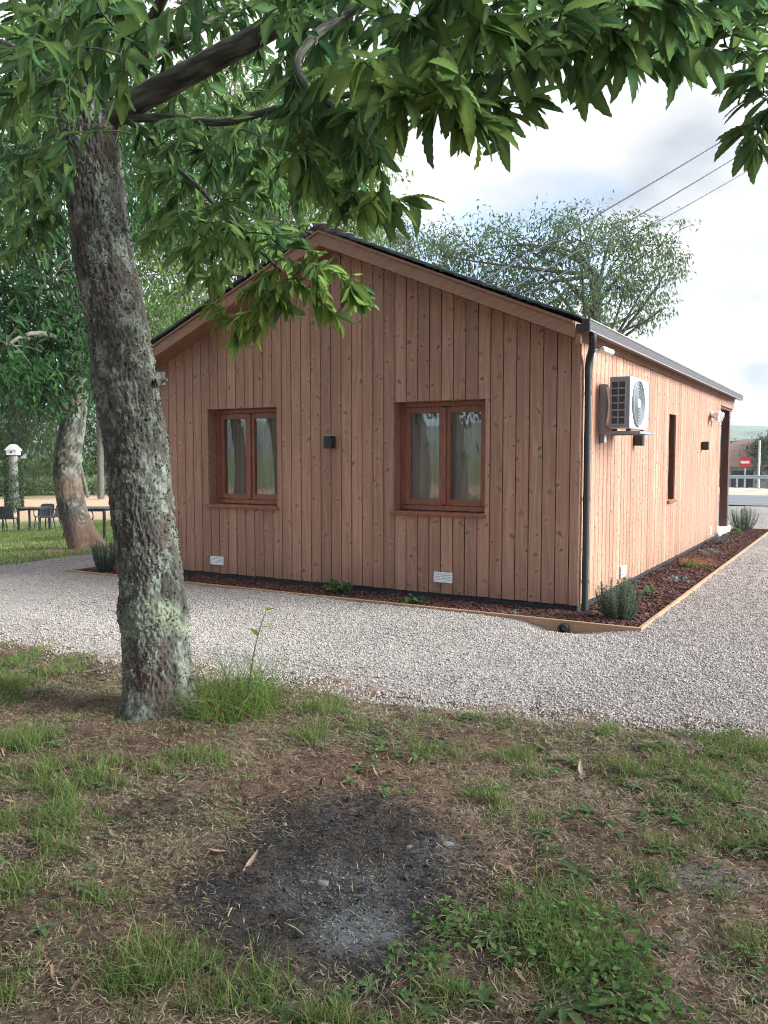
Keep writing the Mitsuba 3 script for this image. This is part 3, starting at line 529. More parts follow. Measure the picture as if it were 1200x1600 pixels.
gable = Polygon([(-W, ZB - 0.01), (0, ZB - 0.01), (0, rake(0.0) - 0.004), (XA, float(rake(XA)) - 0.004), (-W, rake(-W) - 0.004)])
holes = [sbox(a, c, b, d) for a, b, c, d in WINS]
back = Polygon([(-W + 0.03, 0.02), (-0.03, 0.02), (-0.03, 2.5), (XA, 3.60), (-W + 0.03, 2.5)])
for h in holes:
    back = back.difference(h.buffer(0.021, join_style=2))
put(C + '__gable_wall', extrude(back, 0.024, 0.12), 'membrane')
edges = np.r_[0.0, -0.093 - PITCH * np.arange(0, 41)]
edges = np.r_[edges[edges > -W + 0.05], -W]
rj = R(3)
for a, b in zip(edges[1:], edges[:-1]):
    p = sbox(a + 0.005, ZB + rj.uniform(-0.004, 0.004), b - 0.005, 4).intersection(gable)
    for h in holes:
        p = p.difference(h.buffer(0.001, join_style=2))
    for g in getattr(p, 'geoms', [p]):
        if g.area > 1e-3:
            o = rj.uniform(0, 0.0025)
            put(C + '__gable_wall__plank', extrude(g, o, 0.022), 'cladding_wood')
lw = sbox(0.03, 0.02, LEN - 0.02, 2.5).difference(sbox(SLIT[0] - 0.02, SLIT[2] - 0.02, SLIT[1] + 0.02, SLIT[3] + 0.02))
put(C + '__long_wall', turn(extrude(lw, 0.024, 0.12)), 'membrane')
ed = np.r_[0.0, 0.08 + 0.1375 * np.arange(0, 59)]
ed = np.r_[ed[ed < LEN - 0.05], LEN]
for a, b in zip(ed[:-1], ed[1:]):
    p = sbox(a + 0.006, ZB + rj.uniform(-0.004, 0.004), b - 0.006, ZE - 0.004).difference(sbox(*[SLIT[i] for i in (0, 2, 1, 3)]))
    for g in getattr(p, 'geoms', [p]):
        if g.area > 1e-3:
            o = rj.uniform(0, 0.0025)
            put(C + '__long_wall__plank', turn(extrude(g, o, 0.022)), 'long_cladding_wood')
put(C + '__rear_wall', bx(-W + 0.03, -0.03, LEN - 0.1, LEN, 0.02, 2.52), 'trim_wood')
put(C + '__far_wall', bx(-W, -W + 0.1, 0.03, LEN - 0.11, 0.02, 2.52), 'trim_wood')
put(C + '__floor', bx(-W + 0.11, -0.13, 0.13, LEN - 0.11, 0.02, 0.12), 'membrane')
put(C + '__corner_trim', bx(-0.022, -0.002, 0.0235, 0.06, ZB, ZE - 0.02), 'trim_wood')


def window(xl, xr, zb, zt, flip=None, dark='window_wood', curtain=True):
    w = key_for(C + '__window')
    ap = (lambda m: m) if flip is None else flip
    D = 0.138
    jw = 'cladding_wood' if flip is None else 'post_wood'
    t = 0.019
    put(w + '__jamb', ap(bx(xl - t, xl, 0.023, D + 0.07, zb - 0.01, zt)), 'trim_wood' if flip is None else 'post_wood')
    put(w + '__jamb', ap(bx(xr, xr + t, 0.023, D + 0.07, zb - 0.01, zt)), 'trim_wood' if flip is None else 'post_wood')
    put(w + '__head', ap(bx(xl - t, xr + t, 0.023, D + 0.07, zt, zt + t)), 'trim_wood' if flip is None else 'post_wood')
    v, f = bx(xl - 0.028, xr + 0.012, -0.032, D, zb - 0.026, zb + 0.004, 0.003)
    v = v.copy()
    v[:, 2] -= np.where(v[:, 1] < 0, 0.010, 0.0)
    put(w + '__sill', ap((v, f)), dark)
    fw, y0, y1 = 0.048, D, D + 0.065
    zb2 = zb + 0.012
    for q in ((xl + 0.001, xl + fw, zb2 + fw, zt - fw), (xr - fw, xr - 0.001, zb2 + fw, zt - fw), (xl + 0.001, xr - 0.001, zb2, zb2 + fw), (xl + 0.001, xr - 0.001, zt - fw, zt - 0.001)):
        put(w + '__frame', ap(bx(q[0], q[1], y0, y1, q[2], q[3], 0.003)), dark)
    xm = (xl + xr) / 2
    n = 2 if xr - xl > 0.6 else 1
    cuts = [(xl + fw, xm - 0.001), (xm + 0.001, xr - fw)] if n == 2 else [(xl + fw, xr - fw)]
    sw = 0.062
    for a, b in cuts:
        s = key_for(w + '__sash')
        ys0, ys1 = y0 + 0.010, y1 - 0.002
        z0, z1 = zb2 + fw + 0.002, zt - fw - 0.002
        put(s, ap(cat_m([bx(a + 0.002, a + sw, ys0, ys1, z0, z1, 0.004), bx(b - sw, b - 0.002, ys0, ys1, z0, z1, 0.004), bx(a + sw, b - sw, ys0 + 0.001, ys1, z0, z0 + sw, 0.004), bx(a + sw, b - sw, ys0 + 0.001, ys1, z1 - sw, z1, 0.004)])), dark)
        g = bx(a + sw - 0.008, b - sw + 0.008, y0 + 0.036, y0 + 0.0362, z0 + sw - 0.008, z1 - sw + 0.008)
        gv = np.array([[a + sw - 0.006, y0 + 0.036, z0 + sw - 0.006], [b - sw + 0.006, y0 + 0.036, z0 + sw - 0.006], [b - sw + 0.006, y0 + 0.036, z1 - sw + 0.006], [a + sw - 0.006, y0 + 0.036, z1 - sw + 0.006]])
        put(w + '__pane', ap(tri((gv, np.array([[0, 1, 2, 3]])))), 'pane_glass')
        bead = bx(a + sw - 0.001, a + sw + 0.006, y0 + 0.022, y0 + 0.034, z0 + sw, z1 - sw)
    if n == 2:
        put(w + '__mullion', ap(bx(xm - 0.024, xm + 0.024, y0 - 0.010, y0 + 0.0095, zb2 + fw + 0.012, zt - fw - 0.012, 0.005)), dark)
    # curtain hung inside
    u = np.linspace(xl - 0.05, xr + 0.05, 90)
    zz = np.linspace(zb - 0.05, zt + 0.05, 3)
    X, Z = np.meshgrid(u, zz, indexing='ij')
    Y = y1 + 0.075 + 0.016 * np.sin(X * 62 + 2 * np.sin(X * 9)) + 0.01 * np.sin(X * 23)
    i, j = np.meshgrid(np.arange(89), np.arange(2), indexing='ij')
    q = np.stack([i * 3 + j, (i + 1) * 3 + j, (i + 1) * 3 + j + 1, i * 3 + j + 1], -1).reshape(-1, 4)
    put(w + '__curtain', ap(tri((np.stack([X, Y, Z], -1).reshape(-1, 3), q))), 'cloth', smooth=True)
    return w


for q in WINS:
    window(*q)
w3 = window(*SLIT, flip=turn)
labels[w3] = {'label': 'tall narrow slit window of the long wall'}

# roof
Y0, Y1, XR, XL = -0.235, 9.74, 0.015, -W - 0.015
deck = Polygon([(XR, rake(XR)), (XA, float(rake(XA))), (XL, rake(XL)), (XL, rake(XL) + 0.145), (XA, float(rake(XA)) + 0.148), (XR, rake(XR) + 0.145)])
RF = C + '__roof'
put(RF, extrude(deck, Y0, Y1), 'trim_wood')
for sgn in (1, -1):
    X = lambda x: x if sgn > 0 else -W - x
    P = [(X(XR + 0.004), rake(XR) - 0.004), (XA + 0.001 * sgn, float(rake(XA)) - 0.002), (XA + 0.001 * sgn, float(rake(XA)) + 0.146), (X(XR + 0.004), rake(XR) + 0.142)]
    put(RF + '__barge_board', extrude(Polygon(P).buffer(0), Y0 - 0.028, Y0 - 0.002), 'trim_wood')
    P = [(X(XR - 0.01), rake(XR) + 0.12), (XA + 0.001 * sgn, float(rake(XA)) + 0.126), (XA + 0.001 * sgn, float(rake(XA)) + 0.1455), (X(XR - 0.01), rake(XR) + 0.1415)]
    put(RF + '__verge_batten', extrude(Polygon(P).buffer(0), Y0 - 0.046, Y0 - 0.030), 'trim_wood')
    put(RF + '__fascia', bx(*sorted((X(XR + 0.0045), X(XR + 0.080))), Y0, Y1, float(rake(XR)) + 0.075, float(rake(XR)) + 0.118), 'gutter_metal')
put(RF + '__end_board', bx(0.022, 0.070, Y0 - 0.024, Y0 - 0.004, float(rake(0)) - 0.06, float(rake(0)) + 0.02, 0.002), 'trim_wood')
# slates
ang = math.atan(SLOPE)
sl_poly = [(-0.12, 0.0), (0.12, 0.0), (0.12, 0.30), (0.09, 0.335), (0.04, 0.352), (-0.04, 0.352), (-0.09, 0.335), (-0.12, 0.30)]


def slate_mesh(sx=1.0, t=0.014):
    m = trimesh.creation.extrude_polygon(Polygon([(a * sx, b) for a, b in sl_poly]), t, engine='earcut')
    return np.asarray(m.vertices), np.asarray(m.faces)


rs = R(8)
rest = []
SL = (XR - XA) / math.cos(ang) + 0.02
rows = int(SL / 0.155) + 1
for sgn in (1, -1):
    for r in range(rows):
        dist = SL - 0.33 - r * 0.155
        if dist < -0.02:
            continue
        cols = int((Y1 - Y0 + 0.1) / 0.235) + 1
        for c in range(cols):
            yy = Y0 - 0.065 + 0.12 + 0.235 * c + (0.117 if r % 2 and c else 0) + rs.uniform(-0.008, 0.008)
            if yy > Y1:
                continue
            v, f = slate_mesh(rs.uniform(0.95, 1.03))
            v = v.copy()
            rot = rs.uniform(-0.03, 0.03)
            v[:, :2] = v[:, :2] @ np.array([[math.cos(rot), math.sin(rot)], [-math.sin(rot), math.cos(rot)]])
            # local x -> along the ridge, local y -> down the slope, z -> up from the roof, tilted by the overlap
            lift = 0.016 + v[:, 1] * 0.055 + rs.uniform(0, 0.006)
            d = dist + v[:, 1]
            nx, nzz = math.sin(ang), math.cos(ang)
            h = v[:, 2] + lift
            xx = XA + sgn * (d * math.cos(ang) + h * nx)
            zz = float(rake(XA)) + 0.148 - d * math.sin(ang) + h * nzz
            yv = yy + (v[:, 0] if sgn < 0 else -v[:, 0])
            m = (np.stack([xx, yv, zz], 1), f)
            if c < 2:
                put(RF + '__slate', m, 'slate')
            else:
                rest.append(m)
k = put(RF + '__slate_field', cat_m(rest), 'slate', kind='stuff')
for c in range(int((Y1 - Y0) / 0.225)):
    yy = Y0 + 0.05 + 0.225 * c
    m = trimesh.creation.extrude_polygon(Polygon([(0.105 * math.cos(t), 0.085 * math.sin(t)) for t in np.linspace(0, math.pi, 13)] + [(-0.105, -0.2), (0.105, -0.2)]), 0.011, engine='earcut')
    v = np.asarray(m.vertices)
    d, h = v[:, 1] + rs.uniform(-0.01, 0.01), v[:, 2] + 0.046
    put(RF + '__ridge_slate', (np.stack([XA + d * math.cos(ang) - h * math.sin(ang), yy + v[:, 0], float(rake(XA)) + 0.148 + d * math.sin(ang) + h * math.cos(ang)], 1), np.asarray(m.faces)[:, ::-1]), 'slate')
# gutter and downpipe
G = key_for(C + '__gutter')
zt = 2.662
put(G, cat_m([bx(0.148, 0.156, -0.30, 9.77, zt - 0.088, zt, 0), bx(0.103, 0.148, -0.30, 9.77, zt - 0.088, zt - 0.080), bx(0.099, 0.1028, -0.30, 9.77, zt - 0.088, zt - 0.01)]), 'gutter_metal')
put(G + '__rim', tube([(0.159, -0.302, zt), (0.159, 9.772, zt)], 0.0065, 8), 'gutter_rim')
put(G + '__rim', tube([(0.150, -0.302, zt - 0.09), (0.150, 9.772, zt - 0.09)], 0.007, 8), 'gutter_rim')
put(G + '__end_cap', bx(0.092, 0.164, -0.318, -0.3025, zt - 0.104, zt + 0.004, 0.004), 'dark_pipe')
D = key_for(C + '__downpipe')
pp = smooth_path([(0.127, -0.10, 2.578), (0.127, -0.10, 2.52), (0.10, -0.03, 2.44), (0.055, 0.048, 2.36), (0.047, 0.056, 2.28), (0.047, 0.056, 2.2)], 22)
put(D, cat_m([tube(pp, 0.032, 14), tube([(0.047, 0.056, 2.21), (0.047, 0.056, 0.10)], 0.030, 14)]), 'dark_pipe', smooth=50)
for z in (2.05, 1.1, 0.35):
    put(D + '__clamp', tube([(0.047, 0.056, z), (0.047, 0.056, z + 0.03)], 0.034, 14), 'dark_pipe', smooth=50)
# porch
put(C + '__porch_post', bx(-0.16, -0.02, 9.36, 9.50, 0.2, 2.36, 0.004), 'post_wood')
put(C + '__porch_beam', bx(-0.16, -0.022, LEN + 0.003, 9.70, 2.36, 2.505, 0.003), 'post_wood')
put(C + '__porch_frieze', bx(-0.018, 0.006, LEN + 0.003, 9.70, 2.40, 2.52, 0.003), 'trim_wood')
put(C + '__porch_base', bx(-3.2, 0.015, LEN + 0.003, 9.62, 0.0, 0.199, 0.006), 'white_concrete')


def vent(cx, cz, w, h, ap):
    k = key_for(C + '__vent')
    put(k + '__frame', ap(cat_m([bx(cx - w / 2, cx + w / 2, -0.016, -0.0005, cz + h / 2 - 0.012, cz + h / 2, 0.002), bx(cx - w / 2, cx + w / 2, -0.016, -0.0005, cz - h / 2, cz - h / 2 + 0.012, 0.002),
        bx(cx - w / 2, cx - w / 2 + 0.012, -0.0155, -0.0005, cz - h / 2 + 0.012, cz + h / 2 - 0.012), bx(cx + w / 2 - 0.012, cx + w / 2, -0.0155, -0.0005, cz - h / 2 + 0.012, cz + h / 2 - 0.012), ])), 'white_plastic')
    put(k + '__back', ap(bx(cx - w / 2 + 0.005, cx + w / 2 - 0.005, -0.003, -0.0006, cz - h / 2 + 0.005, cz + h / 2 - 0.005)), 'dark_fins')
    n = 5
    for i in range(n):
        z = cz - h / 2 + 0.012 + (i + 0.5) * (h - 0.024) / n
        m = move(bx(-w / 2 + 0.0125, w / 2 - 0.0125, -0.0062, 0.0062, -0.0012, 0.0012), (0, 0, 0), rx=0.95)
        put(k + '__slat', ap(move(m, (cx, -0.0105, z))), 'white_plastic')


ident = lambda m: m
vent(-4.281, 0.293, 0.195, 0.098, ident)
vent(-1.355, 0.310, 0.197, 0.102, ident)
vent(1.573, 0.275, 0.205, 0.12, turn)
vent(7.31, 0.275, 0.21, 0.12, turn)

# ------------------------------------------------------------------ things fixed to the cabin
A = thing('air_conditioner', 'white outdoor air conditioner with a round fan on a wall bracket', 'air conditioner')
ax0, ax1, ay0, ay1, az0, az1 = 0.115, 0.312, 0.52, 1.20, 1.765, 2.248
put(A + '__casing', bx(ax0, ax1, ay0 + 0.004, ay1, az0, az1, 0.012), 'white_plastic', smooth=20)
g = key_for(A + '__side_grille')
put(g, cat_m([bx(ax0 + 0.004, ax1 - 0.006, ay0 - 0.010, ay0 + 0.003, az0 + 0.004, az1 - 0.004, 0.003)]), 'grey_plastic')
c0, c1, r0, r1 = ax0 + 0.02, ax1 - 0.045, az0 + 0.035, az1 - 0.045
for i in range(2):
    for j in range(6):
        xa, xb = c0 + (c1 - c0) * i / 2 + 0.006, c0 + (c1 - c0) * (i + 1) / 2 - 0.003
        za, zb = r0 + (r1 - r0) * j / 6 + 0.007, r0 + (r1 - r0) * (j + 1) / 6 - 0.007
        put(g + '__opening', bx(xa, xb, ay0 - 0.0125, ay0 - 0.0105, za, zb), 'dark_fins')
bars = []
for i in range(3):
    x = c0 + (c1 - c0) * i / 2
    bars.append(bx(x - 0.005, x + 0.005, ay0 - 0.021, ay0 - 0.0101, r0, r1))
for j in range(7):
    z = r0 + (r1 - r0) * j / 6
    bars.append(bx(c0, c1, ay0 - 0.020, ay0 - 0.0102, z - 0.006, z + 0.006))
put(g + '__bars', cat_m(bars), 'grey_plastic')
fc = np.array([ax1, ay0 + 0.27, (az0 + az1) / 2])
gd = key_for(A + '__fan_guard')
th = np.linspace(0, 2 * np.pi, 41)
rings = []
for i, r in enumerate((0.215, 0.186, 0.157, 0.128, 0.099, 0.070)):
    p = np.stack([th * 0 + fc[0] + 0.010, fc[1] + r * np.cos(th), fc[2] + r * np.sin(th)], 1)
    rings.append(tube(p, 0.0065 if i else 0.011, 6, cap=False))
for t in np.arange(0, 12) * math.pi / 6:
    rings.append(tube([(fc[0] + 0.008, fc[1] + 0.04 * math.cos(t), fc[2] + 0.04 * math.sin(t)), (fc[0] + 0.008, fc[1] + 0.213 * math.cos(t), fc[2] + 0.213 * math.sin(t))], 0.0028, 5))
put(gd, cat_m(rings), 'grey_plastic', smooth=50)
put(gd + '__shroud', tube([(fc[0] + 0.0005, fc[1], fc[2]), (fc[0] + 0.0025, fc[1], fc[2])], 0.212, 40), 'grey_plastic')
put(gd + '__hub', tube([(fc[0] + 0.004, fc[1], fc[2]), (fc[0] + 0.016, fc[1], fc[2])], 0.043, 24), 'white_plastic')
put(A + '__service_panel', bx(ax1 + 0.0005, ax1 + 0.010, ay1 - 0.15, ay1 - 0.012, az0 + 0.02, az1 - 0.03, 0.004), 'white_plastic')
for y in (ay0 + 0.07, ay1 - 0.10):
    b = key_for(A + '__bracket')
    put(b, cat_m([bx(0.0015, 0.39, y - 0.016, y + 0.016, az0 - 0.052, az0 - 0.024, 0.003), bx(0.0015, 0.02, y - 0.0155, y + 0.0155, az0 - 0.022, az0 + 0.30)]), 'grey_plastic')
    for x in (0.15, 0.28):
        put(b + '__foot', bx(x - 0.02, x + 0.02, y - 0.014, y + 0.014, az0 - 0.0235, az0 - 0.001, 0.003), 'black_metal')
put(A + '__rail', bx(0.355, 0.385, ay0 + 0.09, ay1 - 0.12, az0 - 0.050, az0 - 0.026), 'grey_plastic')
put(A + '__line_cover', bx(0.002, 0.062, 0.575, 0.665, az0 - 0.03, az1 - 0.06, 0.006), 'grey_plastic')
pts = smooth_path([(0.05, 0.62, 2.16), (0.09, 0.60, 2.05), (0.10, 0.57, 1.92), (0.075, 0.60, 1.80)], 16)
put(A + '__pipe', tube(pts, 0.014, 8), 'white_plastic', smooth=True)
k = thing('junction_box', 'small white box on the long wall under the air conditioner', 'junction box')
put(k + '__body', bx(0.002, 0.045, 0.60, 0.66, az0 - 0.135, az0 - 0.058, 0.004), 'grey_plastic')
put(k + '__cover', bx(0.0455, 0.054, 0.603, 0.657, az0 - 0.131, az0 - 0.062, 0.003), 'white_plastic')


def wall_lamp(cx, cz, ap, label):
    k = thing('wall_lamp', label, 'wall lamp', 'black wall lamps of the cabin')
    put(k + '__back_plate', ap(bx(cx - 0.04, cx + 0.04, -0.012, -0.0005, cz - 0.055, cz + 0.055, 0.002)), 'black_metal')
    put(k + '__housing', ap(bx(cx - 0.045, cx + 0.045, -0.105, -0.0125, cz - 0.064, cz + 0.064, 0.005)), 'black_metal')
    put(k + '__lens', ap(bx(cx - 0.03, cx + 0.03, -0.09, -0.03, cz + 0.0645, cz + 0.0665)), 'white_plastic')


wall_lamp(-2.665, 1.652, ident, 'black box wall lamp between the two gable windows')
wall_lamp(1.98, 1.685, turn, 'black box wall lamp under the air conditioner on the long wall')
wall_lamp(6.30, 1.675, turn, 'black box wall lamp beyond the slit window on the long wall')
k = thing('security_camera', 'white bullet security camera high on the long wall by the downpipe', 'security camera')
put(k + '__mount', bx(0.001, 0.022, 0.275, 0.345, 2.40, 2.56, 0.004), 'white_plastic')
put(k + '__arm', tube(smooth_path([(0.02, 0.31, 2.47), (0.07, 0.31, 2.465), (0.11, 0.32, 2.475)], 10), 0.014, 10), 'white_plastic', smooth=True)
put(k + '__housing', tube([(0.10, 0.27, 2.478), (0.105, 0.28, 2.478), (0.16, 0.40, 2.455), (0.163, 0.406, 2.454)], [0.018, 0.029, 0.029, 0.025], 18), 'white_plastic', smooth=40)
put(k + '__lens', tube([(0.1632, 0.4062, 2.454), (0.166, 0.411, 2.453)], 0.020, 16), 'black_metal')
put(k + '__conduit', tube([(0.012, 0.31, 2.56), (0.012, 0.31, 2.640), (0.06, 0.31, 2.66)], 0.010, 8), 'white_plastic')
k = thing('spotlight', 'white round twin spotlight near the far end of the long wall', 'spotlight')
put(k + '__mount', bx(0.001, 0.03, 7.02, 7.16, 2.10, 2.24, 0.006), 'white_plastic')
for y, s in ((6.98, -0.05), (7.20, 0.05)):
    put(k + '__head', tube([(0.03, y - s, 2.17), (0.07, y, 2.17), (0.15, y + s, 2.15), (0.155, y + s, 2.149)], [0.03, 0.055, 0.085, 0.078], 18), 'white_plastic', smooth=40)
k = thing('wall_box', 'small white box on the gable wall just behind the tree trunk', 'junction box')
put(k + '__body', bx(-5.20, -5.075, -0.075, -0.0005, 2.372, 2.508, 0.006), 'white_plastic')
put(k + '__flange', bx(-5.215, -5.060, -0.010, -0.0004, 2.36, 2.52, 0.002), 'white_plastic')

# ------------------------------------------------------------------ tables and chairs on the lawn
def chair_parts():
    leg = {}
    P = []
    seat = bx(-0.23, 0.23, -0.23, 0.22, 0.42, 0.445, 0.01)
    sv, sf = trimesh.remesh.subdivide(*tri(seat))
    P.append(('seat', (sv, sf)))
    n = 9
    u, w = np.meshgrid(np.linspace(-1, 1, n), np.linspace(0, 1, 7), indexing='ij')
    hw = 0.225 - 0.02 * (w > 0.9)
    X, Y, Z = u * hw, 0.215 + 0.10 * w + 0.03 * (1 - u ** 2), 0.44 + 0.39 * w - 0.015 * (np.abs(u) > 0.9) * (w > 0.9)
    A = np.stack([X, Y, Z], -1).reshape(-1, 3)
    B = A + [0, 0.016, 0]
    i, j = np.meshgrid(np.arange(n - 1), np.arange(6), indexing='ij')
    q = np.stack([i * 7 + j, (i + 1) * 7 + j, (i + 1) * 7 + j + 1, i * 7 + j + 1], -1).reshape(-1, 4)
    rim = np.r_[np.arange(0, 7), 7 * np.arange(1, n) + 6, (n - 1) * 7 + np.arange(5, -1, -1), 7 * np.arange(n - 2, 0, -1)]
    N = len(A)
    e = np.stack([rim, np.roll(rim, -1), np.roll(rim, -1) + N, rim + N], 1)
    P.append(('backrest', tri((np.vstack([A, B]), np.vstack([q, q[:, ::-1] + N, e[:, ::-1]])))))
    for sx in (-1, 1):
        P.append(('leg', tube([(sx * 0.205, -0.20, 0.43), (sx * 0.245, -0.245, 0.0)], [0.022, 0.014], 8)))
        P.append(('leg', tube([(sx * 0.205, 0.20, 0.43), (sx * 0.245, 0.29, 0.0)], [0.022, 0.014], 8)))
        P.append(('armrest', cat_m([tube(smooth_path([(sx * 0.225, 0.25, 0.65), (sx * 0.265, 0.05, 0.655), (sx * 0.265, -0.16, 0.65), (sx * 0.255, -0.215, 0.60), (sx * 0.225, -0.21, 0.43)], 18), 0.017, 8)])))
    return P


CH = chair_parts()


def chair(x, y, face, label):
    k = thing('garden_chair', label, 'chair', 'dark plastic chairs on the lawn')
    z = float(zl(x, y)) - 0.005
    for nm, m in CH:
        put(k + '__' + nm, move(m, (x, y, z), face), 'chair_plastic', smooth=35)


def table(x, y, rz, label):
    k = thing('garden_table', label, 'table', 'dark plastic tables on the lawn')
    z = float(zl(x, y)) - 0.005
    put(k + '__table_top', move(bx(-0.40, 0.40, -0.40, 0.40, 0.715, 0.74, 0.008), (x, y, z), rz), 'chair_plastic')
    put(k + '__apron', move(bx(-0.33, 0.33, -0.33, 0.33, 0.665, 0.7145), (x, y, z), rz), 'chair_plastic')
    for sx in (-1, 1):
        for sy in (-1, 1):
            put(k + '__leg', move(bx(sx * 0.34 - 0.03, sx * 0.34 + 0.03, sy * 0.34 - 0.03, sy * 0.34 + 0.03, 0, 0.7143, 0.006), (x, y, z), rz), 'chair_plastic')


VIEW = math.atan2(0.5, -0.87)
table(-20.5, 9.7, 0.45, 'dark square plastic table left of the leaning tree, ringed by chairs')
chair(-20.75, 8.95, 3.85, 'dark plastic armchair showing its back in front of the left table')
chair(-21.2, 10.6, 0.55, 'dark plastic armchair on the far side of the left table')
chair(-19.45, 9.45, -1.05, 'dark plastic armchair seen side on between the left table and leaning tree')
chair(-22.0, 9.45, 2.35, 'dark plastic armchair cut off by the left edge of the photo')
table(-13.25, 5.9, 0.5, 'dark square plastic table partly hidden between the two mossy trunks')
chair(-14.3, 6.3, 1.85, 'dark plastic armchair just right of the leaning trunk')
chair(-12.5, 6.2, -1.2, 'dark plastic armchair mostly hidden behind the near trunk')

# ------------------------------------------------------------------ far side of the yard: rail, sign, pole, house
k = thing('guard_rail', 'grey metal guard rail along the far side of the road', 'guard rail')
prof = [(0.0, 0.0), (0.03, 0.03), (0.0, 0.075), (0.0, 0.105), (0.03, 0.15), (0.0, 0.18)]
xs_ = np.arange(-40, 40.1, 4)
v, f = [], []
for i, x in enumerate((-40.0, 40.0)):
    v += [(x, 37.6 - a, 0.45 + b) for a, b in prof] + [(x, 37.62 - a, 0.45 + b) for a, b in prof]
v = np.array(v)
q = [(i, i + 1, i + 13, i + 12) for i in range(5)] + [(i + 6, i + 18, i + 19, i + 7) for i in range(5)] + [(0, 12, 18, 6), (5, 11, 23, 17)]
put(k + '__beam', tri((v, np.array(q))), 'steel')
for x in np.arange(-9.4, 9, 2.0):
    put(k + '__post', bx(x - 0.04, x + 0.04, 37.63, 37.73, -0.1, 0.62), 'steel')
sx, sy = -3.15, 38.6
rz = math.atan2(-(EYE[0] - sx), EYE[1] - sy) + math.pi - 0.35
k = thing('no_entry_sign', 'round red no entry sign with a white bar on a grey pole', 'road sign')
put(k + '__pole', tube([(sx, sy, -0.2), (sx, sy, 1.62)], 0.035, 10), 'steel', smooth=50)
disc = tube([(0, 0, 0), (0, 0.012, 0)], 0.31, 36)
put(k + '__disc', move(disc, (sx, sy - 0.06, 1.27), rz), 'sign_red')
put(k + '__bar', move(bx(-0.22, 0.22, -0.006, -0.002, -0.065, 0.065), (sx, sy - 0.06, 1.27), rz), 'white_plastic')
put(k + '__back', move(tube([(0, 0.0125, 0), (0, 0.016, 0)], 0.30, 36), (sx, sy - 0.06, 1.27), rz), 'steel')
k = thing('street_pole', 'thin pale grey pole behind the guard rail right of the red sign', 'pole')
put(k + '__shaft', tube([(-2.6, 39.6, -0.3), (-2.6, 39.6, 2.35)], [0.06, 0.05], 10), 'white_concrete', smooth=50)
put(k + '__cap', tube([(-2.6, 39.6, 2.35), (-2.6, 39.6, 2.40)], [0.06, 0.03], 10), 'steel')

bsdf('far_plaster', (0.42, 0.39, 0.36), 0.9)
bsdf('roof_tile', mikit.proc(lambda p, n, uv: mix((0.15, 0.088, 0.075), (0.24, 0.155, 0.13), fbm(p.x * 2, p.y * 2, p.z * 6))), 0.85)
k = thing('tiled_house', 'low house with a hipped reddish tile roof beyond the road', 'house')
hx, hy, hz = -7.2, 63.0, -0.95
put(k + '__wall', bx(hx - 5, hx + 5, hy, hy + 8, hz - 0.3, hz + 1.75), 'far_plaster')
V = np.array([(hx - 5.6, hy - 0.6, hz + 1.75), (hx + 5.6, hy - 0.6, hz + 1.75), (hx + 5.6, hy + 8.6, hz + 1.75), (hx - 5.6, hy + 8.6, hz + 1.75), (hx + 0.6, hy + 4, hz + 4.0), (hx + 1.6, hy + 4, hz + 4.0)])
put(k + '__roof', tri((V, np.array([(0, 1, 5), (0, 5, 4), (1, 2, 5), (2, 3, 4), (2, 4, 5), (3, 0, 4), (0, 2, 1), (0, 3, 2)]))), 'roof_tile')
for x, w in ((-1.5, 0.9), (1.0, 1.6), (3.4, 1.1)):
    d = key_for(k + '__opening')
    put(d + '__frame', cat_m([bx(hx + x - w / 2 - 0.08, hx + x - w / 2, hy - 0.05, hy - 0.003, hz, hz + 1.55), bx(hx + x + w / 2, hx + x + w / 2 + 0.08, hy - 0.05, hy - 0.003, hz, hz + 1.55), bx(hx + x - w / 2, hx + x + w / 2, hy - 0.05, hy - 0.003, hz + 1.45, hz + 1.55)]), 'far_plaster')
    put(d + '__pane', bx(hx + x - w / 2, hx + x + w / 2, hy - 0.02, hy - 0.004, hz, hz + 1.45), 'dark_fins')

# overhead cables (they span far beyond the frame on both sides)
def cable(p, q, r, sag, label):
    p, q = np.array(p), np.array(q)
    s = np.linspace(0.0, 1.9, 60)[:, None]
    v = p * (1 - s) + q * s
    v[:, 2] += sag * (4 * (s[:, 0] - 0.5) ** 2 - 1) * 0.25
    return put('overhead_cable', tube(v, r, 6), 'cable_rubber', smooth=True, label=label, cat='cable', group='overhead cables')


def along(px, d):
    f = FWD / np.linalg.norm(FWD)
    return EYE + d * (f + np.array([0.864, 0.503, -0.001]) * px[0] + np.array([-0.032, 0.057, 0.998]) * px[1])


cable((-6.06, 11.38, 5.69), (-3.49, 36.96, 17.39), 0.026, 0.25, 'thickest dark overhead cable, topmost of the three crossing the sky')
cable((-5.45, 11.72, 5.50), (-3.71, 36.72, 16.0), 0.024, 0.2, 'thinner overhead cable just below the thickest one')
cable((-5.29, 11.81, 5.30), (-3.29, 36.92, 15.29), 0.017, 0.2, 'faintest overhead cable, lowest of the three')
k = thing('utility_pole', 'wooden utility pole hidden behind the cabin roof, carrying the three cables', 'utility pole')
put(k + '__shaft', tube([(-5.65, 11.6, -0.2), (-5.65, 11.6, 5.62)], [0.13, 0.10], 12), 'bark_plain', smooth=50)
put(k + '__cross_arm', move(bx(-0.55, 0.55, -0.04, 0.04, -0.05, 0.05), (-5.65, 11.52, 5.42), 0.5, ry=0.35), 'bark_plain')
k = thing('bird_box', 'small white gabled box on top of the ivy-clad post left of the leaning tree', 'bird box')
bd, bz = np.array([-31.7, 17.06]), 1.62
put(k + '__body', move(cat_m([bx(-0.32, 0.32, -0.3, 0.3, 0, 0.30)]), (*bd, bz), 0.5, 0.72), 'white_concrete')
